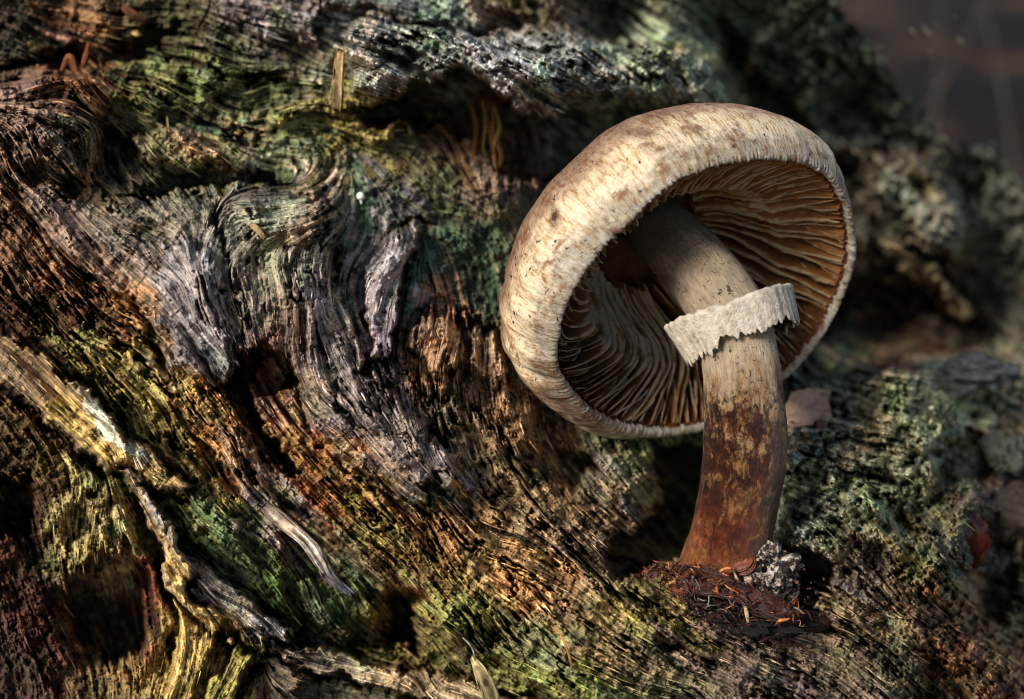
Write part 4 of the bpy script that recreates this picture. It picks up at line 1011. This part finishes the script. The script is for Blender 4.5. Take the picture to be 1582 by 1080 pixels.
def mat_gill(name, dark, mid_, light):
    n = NT(name)
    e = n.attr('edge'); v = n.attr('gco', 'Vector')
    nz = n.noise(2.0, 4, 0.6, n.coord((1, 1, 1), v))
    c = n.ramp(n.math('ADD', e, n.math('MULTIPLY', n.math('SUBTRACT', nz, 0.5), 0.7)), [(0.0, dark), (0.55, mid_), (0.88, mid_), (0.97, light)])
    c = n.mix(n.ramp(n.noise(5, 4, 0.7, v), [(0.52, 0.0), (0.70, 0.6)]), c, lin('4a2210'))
    c = n.mix(n.attr('dull'), c, n.mix(1.0, c, (.80, .95, 1.25), 'MULTIPLY'))  # greys the left gills; the warm glow on the right is painted in
    n.done(c, 0.5, n.bump(n.noise(9, 4, 0.6, n.coord((1, 3, 1), v)), 0.4, 0.04), 0.35)
    tr = n.n('BsdfTranslucent'); n.l(c, tr.inputs['Color'])
    mx = n.n('MixShader'); mx.inputs[0].default_value = 0.48
    n.l(n.b.outputs[0], mx.inputs[1]); n.l(tr.outputs[0], mx.inputs[2])
    n.l(mx.outputs[0], n.out.inputs['Surface'])
    return n.m


def inner(q, ph):
    """inside of the cap flesh; q 0 at the rim .. 1 at the stem; returns r, h"""
    R = rim_r(ph) - 0.05
    a = q * np.pi / 2 * 0.98
    r = R * np.cos(a) ** 0.8 * (1 - 0.06 * np.sin(a * 2))
    h = 0.10 + 2.85 * np.sin(a) ** 1.0
    return r, h


def build_gills():
    # flesh that the gills hang from
    n = 26
    qv = np.linspace(0, 1, n)
    V = np.stack([cap_pt(*inner(np.full(NPH, q), PH), PH) for q in qv]).reshape(-1, 3)
    fl_m = mat_plain('cap flesh', ['3a2010', '5a3418', '7a4c24'], 3, 0.7, 0.3)
    o = link_mesh('flesh', V, grid_faces(n, NPH, True), fl_m, cap, True)
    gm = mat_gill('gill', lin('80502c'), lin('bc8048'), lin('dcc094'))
    r = np.random.default_rng(21)
    NG = 80
    LEAN = 0.15
    count = 0
    for gi in range(NG * 2):
        full = gi % 2 == 0
        ph0 = -np.pi + (gi + r.uniform(-.25, .25)) * np.pi / NG
        q1 = r.uniform(.74, .80) if full else r.uniform(.25, .5)
        na, nd = (26, 6) if full else (16, 5)
        q = np.linspace(0.012, q1, na)
        kw = [r.uniform(-1, 1) for _ in range(6)]
        s = q / q1
        wav = 0.020 * kw[0] * np.sin(5 * s + 3 * kw[1]) + 0.012 * kw[2] * np.sin(11 * s + 3 * kw[3])
        lw = math.exp(-(((ph0 - math.pi + .1 + math.pi) % (2 * math.pi) - math.pi) / 1.0) ** 2)
        sweep = (0.05 + 0.42 * lw) * np.sin(np.pi * np.clip(s * (1 if full else .4), 0, 1) * .95) + .06 * kw[1] * s
        gap = 0.85 if full else 0.42 * r.uniform(.6, 1.1)
        dep = gap * (np.clip(s / 0.34, 0, 1) ** 0.85) * (1 - (0.35 if full else 1.0) * sstep(.55, 1.0, s)) + 0.03
        notch = np.clip(vnoise(na, 2, 3, 2, r)[:, 0] - 1.1, 0, 1) * 0.25
        dep = np.maximum(dep * (1 - notch) + 0.012 * r.standard_normal(na), 0.02)
        rows = []
        ed = []
        for side in (1, -1):
            for j in range(nd):
                f = j / (nd - 1)
                bendw = (0.05 * kw[4] * np.sin(4 * s + 3 * kw[5]) + 0.015 * r.standard_normal(na).cumsum() * 0.3) * f ** 1.5
                thick = 0.011 * (1 - 0.65 * f)
                ph = ph0 + wav + sweep + bendw
                ph = ph + LEAN * lw * f * np.clip(s / .3, 0, 1)
                rr, hh = inner(q, ph)
                # inward normal of the dome
                a = q * np.pi / 2 * .98
                nr, nh = -np.cos(a) * 0.9, -np.sin(a)
                ln_ = np.hypot(nr, nh)
                rr2 = rr + nr / ln_ * dep * f
                hh2 = hh + nh / ln_ * dep * f
                rr2 = np.maximum(rr2, 0.35)
                ph2 = ph + side * thick / np.maximum(rr2, .4)
                rows.append(cap_pt(rr2, np.maximum(hh2, 0.02), ph2)); ed.append(np.full(na, f))
        rows = np.array(rows)
        # order: side+ base..edge then side- edge..base, closed around
        rows = np.concatenate([rows[:nd], rows[nd:][::-1]]); edv = np.concatenate([np.array(ed[:nd]), np.array(ed[nd:])[::-1]])
        Vg = rows.reshape(-1, 3)
        gco = np.stack([np.broadcast_to(s * 3, rows.shape[:2]), edv, np.full(rows.shape[:2], gi * 1.7)], -1)
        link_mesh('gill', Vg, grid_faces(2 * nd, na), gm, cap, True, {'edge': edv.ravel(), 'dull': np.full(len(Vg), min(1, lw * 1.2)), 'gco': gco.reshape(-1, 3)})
        count += 1


build_gills()


def mat_ring():
    n = NT('torn ring')
    c = n.ramp(n.noise(5, 5, 0.7), [(0.3, lin('988a78')), (0.47, lin('c6b8a4')), (0.7, lin('dcd0be'))])
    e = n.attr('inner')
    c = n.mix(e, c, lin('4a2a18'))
    spk = n.ramp(n.noise(9, 3, 0.7), [(0.28, 0.9), (0.34, 0.0)])
    c = n.mix(spk, c, (0.04, 0.025, 0.015))
    return n.done(c, 0.75, n.bump(n.noise(7, 5, 0.7), 0.9, 0.09), 0.25)


def build_ring():
    i = int(np.argmin(np.linalg.norm(sC - px(1122, 490, -.25), axis=1)))
    C = sC[i]
    A = px(1122 - 32, 478 - 96, 0.02) - px(1122, 478, -.1)   # up along the stem
    A /= np.linalg.norm(A)
    B = np.cross(A, -FWD); B /= np.linalg.norm(B)      # roughly to the right or left
    if np.dot(B, RGT) < 0: B = -B
    Nn = np.cross(A, B)
    if np.dot(Nn, -FWD) < 0: Nn = -Nn
    m = 260
    th = np.linspace(0, 2 * np.pi, m, endpoint=False)   # 0 = right, pi/2 = towards viewer, pi = left
    rag = 0.05 * per_noise(m, 9) + 0.034 * per_noise(m, 80)
    left = np.clip(-np.cos(th), 0, 1)
    right = np.clip(np.cos(th), 0, 1)
    length = 0.64 + 0.15 * left ** 1.5 + rag + 0.05 * right
    for c_, w_, a_ in ((2.55, .04, .10), (2.25, .06, .10), (1.75, .10, .08), (0.05, .04, .08), (2.95, .07, .03)):
        length = length + a_ * np.exp(-(((th - c_ + np.pi) % (2 * np.pi) - np.pi) / w_) ** 2)
    for c_, w_, a_ in ((1.9, .2, .10), (1.35, .12, .10), (0.7, .08, .08)):
        length = length - a_ * np.exp(-(((th - c_ + np.pi) % (2 * np.pi) - np.pi) / w_) ** 2)
    rt = 1.24 + 0.06 * right + 0.03 * per_noise(m, 6) + 0.005 * per_noise(m, 40)
    topz = 0.03 * per_noise(m, 5) + 0.014 * per_noise(m, 40)
    prof = []        # (radius, height, inner flag)
    flare = 0.02 + 0.08 * right ** 2 + .03 * per_noise(m, 8)
    prof.append((np.full(m, .66), -0.10 + 0 * th, 0.2 * np.ones(m)))
    prof.append((np.full(m, .85), 0.06 + 0 * th, np.zeros(m)))
    prof.append((rt - .14, .16 + topz, np.zeros(m)))
    prof.append((rt - .05, .20 + topz, np.zeros(m)))
    prof.append((rt, .15 + topz, np.zeros(m)))
    for k in np.linspace(0.08, 1, 16):
        w = 0
        prof.append((rt - .14 * k * (1 + .5 * left) + flare * k + w * k, .15 + topz - length * k, np.zeros(m)))
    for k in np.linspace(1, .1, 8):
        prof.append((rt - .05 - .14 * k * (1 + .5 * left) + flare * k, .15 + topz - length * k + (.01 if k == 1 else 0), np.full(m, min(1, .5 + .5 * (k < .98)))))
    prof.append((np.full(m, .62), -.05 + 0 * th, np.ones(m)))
    P = np.array([C + (r * np.cos(th))[:, None] * B + (r * np.sin(th))[:, None] * Nn + np.asarray(z)[:, None] * A for r, z, _ in prof])
    inn = np.concatenate([f for _, _, f in prof])
    link_mesh('ring', P.reshape(-1, 3), grid_faces(len(prof), m, True), mat_ring(), mush, True, {'inner': inn})


build_ring()

# ------------------------------------------------------------------ debris at the foot of the stem
def lump(name, C, rx, ry, rz, mat, amp=0.25, freq=5, sub=48, parent=None, seed=1, smooth=True):
    r = np.random.default_rng(seed)
    n, m = sub, sub * 2
    u = np.linspace(0.001, np.pi - .001, n); v = np.linspace(0, 2 * np.pi, m, endpoint=False)
    uu, vv = np.meshgrid(u, v, indexing='ij')
    d = np.stack([np.sin(uu) * np.cos(vv), np.sin(uu) * np.sin(vv), np.cos(uu)], -1)
    dis = np.zeros((n, m))
    a = 1.0; f = freq * .5
    for o_ in range(5):
        for _ in range(7):
            k = r.standard_normal(3) * f; ph = r.uniform(0, 6.28)
            dis += a * np.sin(d @ k + ph) / 3.2
        f *= 1.8; a *= .55
    s = 1 + amp * dis
    V = np.array(C) + d[..., :1] * s[..., None] * rx * RGT + d[..., 1:2] * s[..., None] * ry * FWD + d[..., 2:] * s[..., None] * rz * UPV
    return link_mesh(name, V.reshape(-1, 3), grid_faces(n, m, True), mat, parent, smooth)


def mat_speckle():
    n = NT('speckled soil crumb')
    vo = n.noise(5.5, 4, 0.7)
    c = n.ramp(vo, [(0.44, (0.012, 0.010, 0.009)), (0.50, (0.07, 0.045, 0.03)), (0.55, (0.50, 0.40, 0.32)), (0.7, (0.75, 0.68, 0.60))])
    return n.done(c, 0.6, n.bump(n.noise(11, 4, 0.7), 1.0, 0.12), 0.4)


cl_c = px(1188, 882, -.55)
clump = empty('soil_clump', px(1188, 920, -.3), 'black and white speckled clump of soil and mould beside the stem base', 'soil clump')
lump('crumb', cl_c, .48, .42, .46, mat_speckle(), .30, 8, 72, clump, 4)
lump('crumb', px(1212, 912, -.3), .26, .3, .26, mat_speckle(), .34, 8, 48, clump, 41)
lump('crumb', px(1168, 918, -.7), .2, .2, .16, mat_speckle(), .34, 8, 40, clump, 42)


def grains(name, Cs, size, mat, parent, seed=3):
    r = np.random.default_rng(seed)
    base = np.array([(1, 0, 0), (-1, 0, 0), (0, 1, 0), (0, -1, 0), (0, 0, 1), (0, 0, -1)], float)
    fc = np.array([(0, 2, 4), (2, 1, 4), (1, 3, 4), (3, 0, 4), (2, 0, 5), (1, 2, 5), (3, 1, 5), (0, 3, 5)])
    V = []; F = []
    for i, c in enumerate(Cs):
        M = np.linalg.qr(r.standard_normal((3, 3)))[0] * (r.uniform(.5, 1.4, 3) * size * r.uniform(.5, 1.3))
        V.append(base @ M.T + c); F.append(fc + 6 * i)
    o = link_mesh(name, np.concatenate(V), np.concatenate(F), mat, parent, False)
    o['kind'] = 'stuff'
    return o


r3 = np.random.default_rng(9)
dirs = r3.standard_normal((420, 3)); dirs /= np.linalg.norm(dirs, axis=1)[:, None]
pts = cl_c + dirs[:, :1] * .50 * RGT + dirs[:, 1:2] * .44 * FWD + dirs[:, 2:] * .48 * UPV
m_white = mat_plain('white mould', ['5c4c3e', '9a8a78', 'c8bcac'], 10, .6)
m_black = mat_plain('black soil', ['0c0a08', '1c1712', '3a2c22'], 10, .4)
grains('white_grains', pts[:140], .035, m_white, clump, 1)
sc = np.array([px(1130 + r3.normal() * 55, 935 + r3.normal() * 22, -.75 + r3.normal() * .15) for _ in range(260)])
grains('black_grains', np.concatenate([pts[140:], sc]), .04, m_black, clump, 2)
m_brown = mat_plain('brown soil crumb', ['2a1810', '5a3826', '8a6448'], 10, .6)
grains('brown_grains', np.array([px(1140 + r3.normal() * 60, 930 + r3.normal() * 22, -.8 + r3.normal() * .15) for _ in range(160)]), .035, m_brown, clump, 22)

M_RED = mat_plain('wet shredded red fibre', ['140705', '3a180e', '602a16', 'b07048'], 7, .28, .6, .7, .06)
M_REDD = mat_plain('dark wet rot', ['120806', '2c120c', '54261a'], 6, .35, .5, .8, .06)


def shreds(name, path, n, spread, Lr, wr, mat, parent, seed, along=0.6):
    """a tangle of curled torn fibres scattered along a path of (X, Y, depth)"""
    r = np.random.default_rng(seed)
    S = spline(np.asarray(path, float), 60)
    V = []; F = []; nv = 0
    for _ in range(n):
        i = r.integers(0, 59)
        c = px(S[i, 0], S[i, 1], S[i, 2]) + r.standard_normal(3) * spread
        t = px(S[i + 1, 0], S[i + 1, 1], S[i + 1, 2]) - px(S[i, 0], S[i, 1], S[i, 2])
        t /= np.linalg.norm(t) + 1e-9
        d = along * t * r.choice((-1, 1)) + (1 - along) * r.standard_normal(3); d /= np.linalg.norm(d)
        b = np.cross(d, r.standard_normal(3)); b /= np.linalg.norm(b)
        nn = np.cross(b, d)
        L = r.uniform(*Lr); w = r.uniform(*wr); k = 6
        s = np.linspace(0, 1, k)
        cur = r.uniform(-.5, .5)
        cc = c + np.outer(s - .5, d) * L + np.outer((s - .5) ** 2 * cur * L, nn) + np.outer(np.sin(s * 5 + r.uniform(0, 6)) * .1 * L, b)
        pr = w * np.sin(np.pi * (0.12 + 0.80 * s))
        ring = np.stack([cc + b * pr[:, None], cc + nn * pr[:, None] * .6, cc - b * pr[:, None], cc - nn * pr[:, None] * .6], 1)
        V.append(ring.reshape(-1, 3)); F.append(grid_faces(k, 4, True) + nv); nv += 4 * k
    o = link_mesh(name, np.concatenate(V), np.concatenate(F), mat, parent, True)
    o['kind'] = 'stuff'
    return o


M_STRIP = mat_plain('torn wet bark', ['100907', '2c150e', '5c2c1a', '4c4644', '8a5838'], 4, .35, .5, 1.0, .12)
M_ORANGE = mat_plain('orange bark fibre', ['5a2410', '9a4c20', 'd08a50', 'e8b888'], 6, .35)
strip = empty('shredded_bark', px(1150, 930, -.5), 'wet red-brown strip of shredded bark lying in front of the stem base', 'bark strip')
spath = [(1050, 890, -.5, 26), (1085, 898, -.85, 36), (1120, 906, -1.05, 36), (1160, 924, -1.1, 34), (1200, 944, -1.0, 36), (1228, 952, -.8, 22)]
splinter('strip', spath, ['7a3a1c', '5a4a44', '6a5a54', '7a3820', '6a2c18'], strip, flat=.6, amp=2.6, mat=M_STRIP)
shreds('fibres', [p[:3] for p in spath], 110, .13, (.12, .42), (.012, .030), M_RED, strip, 4)
shreds('fibres', [p[:3] for p in spath], 70, .12, (.10, .35), (.010, .028), M_ORANGE, strip, 44)
shreds('fibres', [(1045, 885, -.7), (1085, 895, -1.05), (1130, 905, -1.25), (1180, 935, -1.2), (1225, 950, -1.0)], 46, .10, (.18, .5), (.025, .06), M_RED, strip, 47)
shreds('fibres', [(1050, 885, -.7), (1085, 890, -1.0), (1120, 900, -1.2), (1200, 945, -1.15), (1225, 955, -1.0)], 26, .09, (.15, .4), (.02, .05), M_ORANGE, strip, 48)
shreds('fibres', [p[:3] for p in spath], 120, .13, (.10, .35), (.012, .04), M_REDD, strip, 45)
M_GREYF = mat_plain('grey bark shred', ['1a1614', '4a4440', '8a8078', 'b4a898'], 6, .5)
shreds('fibres', [(1060, 905, -.8), (1110, 915, -1.1), (1170, 945, -1.1), (1225, 968, -.9)], 70, .13, (.08, .34), (.008, .026), M_GREYF, strip, 46)
M_SOIL = mat_plain('black soil crumb mass', ['060504', '100c0a', '241a14'], 8, .6, .4, .9, .08)
lump('soil', px(1150, 955, -.52), .85, .5, .30, M_SOIL, .5, 9, 60, strip, 18)
shreds('fibres', [(1060, 915, -.5), (1110, 940, -.9), (1180, 968, -.9), (1222, 978, -.8)], 150, .14, (.12, .4), (.015, .05), M_REDD, strip, 6)
under = lump('rot', px(1150, 948, -.35), .95, .5, .40, M_REDD, .22, 6, 40, strip, 8)

tangle = empty('red_crumb', px(1015, 905, .3), 'small reddish crumb of rotten bark left of the stem base', 'bark crumb')
lump('crumb', px(1018, 893, .2), .27, .22, .2, M_RED, .3, 8, 36, tangle, 12)
shreds('fibres', [(985, 895, .2), (1010, 880, .1), (1040, 890, .0), (1060, 885, -.2)], 60, .09, (.12, .35), (.015, .05), M_RED, tangle, 14, .3)
M_FLAP = mat_plain('brown bark flap', ['3a1a10', '6a3420', '8a5030'], 5, .4, .5, .6, .04)
fl_ = splinter('bark_flap', [(1030, 922, -.25, 10), (1052, 912, -.5, 34), (1068, 890, -.55, 30), (1076, 868, -.45, 6)], ['7a4028', '6a3420', '5a2c18'], None, flat=.3, mat=M_FLAP)
tag(fl_, 'thin dark brown bark flap curling against the lower left of the stem', 'bark flap')
fl2 = splinter('bark_flap', [(1115, 890, -.5, 6), (1130, 872, -.75, 36), (1148, 862, -.8, 44), (1160, 852, -.7, 10)], ['8a4a28', '7a3a1c', '5a2a14'], None, flat=.3, mat=M_FLAP)
tag(fl2, 'rounded orange-brown bark flap between the stem and the speckled clump', 'bark flap')
M_STRAW = mat_plain('dry straw', ['8a7450', 'b89c70', 'd8c49c'], 6, .5)
for pts_, lb in [([(1133, 880, -.95, 3), (1140, 900, -1.05, 4.5), (1147, 922, -1.05, 3)], 'short straw standing in front of the stem base'), ([(1149, 925, -1.0, 4), (1153, 945, -1.05, 6), (1157, 968, -.95, 3)], 'flat straw pointing down below the red bark strip')]:
    s_ = splinter('straw', pts_, ['b89c70'] * 2, None, flat=.6, n=20, m=8, amp=.3, mat=M_STRAW)
    tag(s_, lb, 'straw')
s_ = splinter('root_hair', [(1190, 985, -.5, 2), (1203, 974, -.75, 2.6), (1215, 962, -.85, 2.6), (1222, 950, -.8, 2)], ['d8c8a8'] * 2, None, flat=1, n=24, m=6, amp=.2, mat=M_STRAW)
tag(s_, 'pale curved root hair below the end of the red bark strip', 'root hair')
M_TWIG = mat_plain('bleached twig', ['6a5c58', 'a8988c', 'e0d4c4'], 5, .55, .35, .6, .04, (1, 1, 1))
tw = splinter('twig', [(408, 780, -.05, 16), (440, 808, -.25, 20), (475, 838, -.38, 21), (497, 868, -.38, 20), (514, 895, -.3, 17), (546, 920, -.1, 11)], ['6a5a50', '8a7868', 'b4a490', 'a09286', '76707a', '5c5866'], None, flat=.9, amp=2.0, rag=1.2)
tag(tw, 'thin bleached whitish twig lying in the hollow below the knot hole', 'twig')
tube_red = splinter('wet_root', [(1215, 950, .2, 20), (1240, 960, .1, 34), (1270, 958, .2, 30), (1280, 945, .5, 20)], ['3a1a14', '3a1a14'], None, flat=.9, n=40, m=20, amp=1.0, mat=M_REDD)
tag(tube_red, 'dark red-brown wet root in the hollow right of the stem base', 'root')

# ------------------------------------------------------------------ small things about the log
M_BEAD = NT('white bead').done((0.85, 0.85, 0.83), 0.35, None, 0.5)
bd = lump('slime_bead', px(557, 303, surf_s(557, 303) - .25), .085, .085, .085, M_BEAD, .02, 2, 24, None, 2)
to_base(bd, px(557, 303, surf_s(557, 303) - .2)); tag(bd, 'tiny round white bead of fungus on the dark green wood', 'fungus bead')
pin = lump('fungus_stalk', px(558, 309, surf_s(557, 303) - .12), .03, .03, .09, M_BEAD, .05, 2, 12, bd, 3)
pin.parent = bd; pin.data.transform(__import__('mathutils').Matrix.Translation(Vector((0, 0, 0))))
M_CHIP = mat_plain('pale chip', ['7a5830', 'a88a5c', 'c8b48c'], 9, .6)
ch = splinter('wood_chip', [(387, 347, surf_s(398, 357) - .26, 5), (396, 353, surf_s(398, 357) - .32, 10), (404, 362, surf_s(398, 357) - .30, 8), (408, 370, surf_s(398, 357) - .26, 4)], ['d8b88a', 'ecdcc0', 'c88a4c'], None, flat=.6, n=20, m=12, mat=M_CHIP)
tag(ch, 'tiny bright cream chip on the grey sheet below the torn crest', 'wood chip')
def leaf(name, P, N_, outline, mat, curl, label, cat, scale=1.0):
    """a dead leaf as a curled sheet with thickness and a midrib; outline half-widths along its length"""
    n, m = 22, 13
    P = np.asarray(P, float); S = spline(P, n); C = px(S[:, 0], S[:, 1], S[:, 2])
    T = np.gradient(C, axis=0); T /= np.linalg.norm(T, axis=1)[:, None]
    B = np.cross(T, N_); B /= np.linalg.norm(B, axis=1)[:, None]; Nn = np.cross(B, T)
    w = np.interp(np.linspace(0, 1, n), np.linspace(0, 1, len(outline)), outline) * PX
    r = np.random.default_rng(int(P[0, 0]))
    w = w * (1 + .08 * r.standard_normal(n))
    u = np.linspace(-1, 1, m)
    V = C[:, None] + B[:, None] * (w[:, None] * u)[..., None] + Nn[:, None] * (curl * w[:, None] * (u ** 2) - .05 * w[:, None] * np.exp(-(u / .12) ** 2) + .04 * vnoise(n, m, 5, 3, r))[..., None]
    top = V.reshape(-1, 3); bot = (V - Nn[:, None] * .025).reshape(-1, 3)
    f = grid_faces(n, m); k = len(top)
    idx = np.arange(k).reshape(n, m)
    per = np.concatenate([idx[0], idx[1:, -1], idx[-1, -2::-1], idx[-2:0:-1, 0]])
    side = np.stack([per, np.roll(per, -1), np.roll(per, -1) + k, per + k], 1)
    o = link_mesh(name, np.concatenate([top, bot]), np.concatenate([f, f[:, ::-1] + k, side]), mat, None, True)
    to_base(o, C[n // 2])
    return tag(o, label, cat)


M_LEAF = mat_plain('pale dead leaf', ['8a6a5a', 'b08f7c', 'c4a894'], 2.5, .7, .3, .4, .03)
leaf('dead_leaf', [(1205, 645, 3.4), (1240, 632, 3.2), (1282, 602, 3.6)], -FWD + .5 * UPV, [10, 26, 32, 24, 2], M_LEAF, .15, 'pinkish tan dead leaf behind the stem on the green wood', 'leaf')
leaf('dead_leaf', [(1268, 668, 3.3), (1272, 640, 3.2), (1276, 608, 3.5)], -FWD + .4 * UPV, [1, 10, 14, 8, 1], M_LEAF, .2, 'narrow folded tan leaf tip right of the pinkish dead leaf', 'leaf')
M_SHELL = mat_plain('glossy red-brown', ['180808', '30100c', '4a2016', '5c3a38'], 1.6, .25, .5, .2, .03)
leaf('curled_leaf', [(1474, 765, 2.4), (1492, 800, 2.1), (1505, 840, 2.1), (1500, 885, 2.5)], -FWD - .4 * RGT, [4, 16, 24, 24, 6], M_SHELL, -.7, 'glossy dark red curled leaf at the right edge of the green wood', 'leaf')
M_LICH = mat_plain('pale lichen', ['6a7466', 'a8b0a0', 'd0d4c4'], 5, .8, .2, .8, .06)
for i, (x, y, d, w) in enumerate([(1335, 560, 5.5, 20), (1395, 780, 0, 0)][:1]):
    pass
chunks = [(1412, 630, 4.2, .72, .62, .66, '34382a 5a5e48 8a8c70', 'rounded pale lichen-covered wood knob right of the stem', 31),
          (1515, 575, 6.6, .78, .6, .36, '2c2e2a 46484a 68686a', 'flat grey wood block behind the lichen-covered knob', 32),
          (1560, 700, 6.0, .5, .5, .45, '2e302a 4a4c42 66665c', 'dim grey wood lump at the right edge of the picture', 33),
          (1545, 800, 5.2, .9, .8, .7, '241e1a 3a322b 4c4238', 'brown blurred wood lump behind the red curled leaf', 34)]
for x, y, d, rx, ry, rz, cs, lb, sd in chunks:
    mt = mat_plain('mossy wood lump', cs.split(), 2.2, .75, .3, .9, .12)
    o = lump('wood_lump', px(x, y, d), rx, ry, rz, mt, .30, 6, 72, None, sd)
    to_base(o, px(x, y, d) - rz * UPV); tag(o, lb, 'wood lump')

# ------------------------------------------------------------------ forest floor far behind
def ground():
    n = 160
    gx = np.sinh(np.linspace(-5.2, 5.2, n)) * 60
    gy = np.concatenate([np.linspace(-200, 12, 20), 12 + np.sinh(np.linspace(0.02, 6.2, n)) * 40])
    X, Y = np.meshgrid(gx, gy)
    near = np.exp(-(np.hypot(X, Y - 60) / 300) ** 2)
    Z = -16 + near * (1.2 * vnoise(*X.shape, 6, 6) + .8 * vnoise(*X.shape, 2, 2))
    n_ = NT('forest floor')
    c = n_.ramp(n_.noise(0.05, 5, 0.6), [(0.36, lin('080502')), (0.48, lin('1c120a')), (0.58, lin('3c2a1a')), (0.70, lin('5c4630'))])
    m = n_.done(c, .9, n_.bump(n_.noise(.6, 5, .7), .8, .6), .2)
    o = link_mesh('ground', np.stack([X, Y, Z], -1).reshape(-1, 3), grid_faces(*X.shape), m, None, True)
    o['kind'] = 'structure'


ground()


def ground_at(X, Y, z=-16.0):
    d = px(X, Y, 0) - CAM
    return CAM + d * ((z - CAM[2]) / d[2])


M_DRY = mat_plain('dry grass stem', ['2a241e', '3e352c', '4c4238'], .5, .8)
stems = [((1395, 190), (1530, -20), .22, 'blurred dry stem leaning right beside the log edge'), ((1545, 260), (1500, -40), .18, 'blurred dry stem leaning left at the far right'), ((1420, 200), (1445, -40), .16, 'blurred thin dry stem standing in the middle of the dim floor')]
for (a, b), (c, d_), w, lb in stems:
    D0 = random.uniform(55, 95)
    P0, P1 = px(a, b, D0), px(c, d_, D0 + 4)
    s = (P0[2] + 16) / max(.1, (P1[2] - P0[2]))
    Pb = P0 - (P1 - P0) * min(s, 2.5) 
    Pb[2] = -16.2
    n, m = 20, 8
    t = np.linspace(0, 1, n)[:, None]
    C = Pb * (1 - t) + P1 * t + np.sin(t * 3) * RGT * 1.0
    th = np.linspace(0, 2 * np.pi, m, endpoint=False)
    rad = w * (1 - .6 * t)
    V = C[:, None] + (rad * np.cos(th))[..., None] * RGT + (rad * np.sin(th))[..., None] * FWD
    o = link_mesh('grass_stem', V.reshape(-1, 3), grid_faces(n, m, True), M_DRY, None, True)
    to_base(o, Pb); tag(o, lb, 'grass stem', 'dry stems on the forest floor')
for o in bpy.data.objects:
    if '_w' in o: del o['_w']
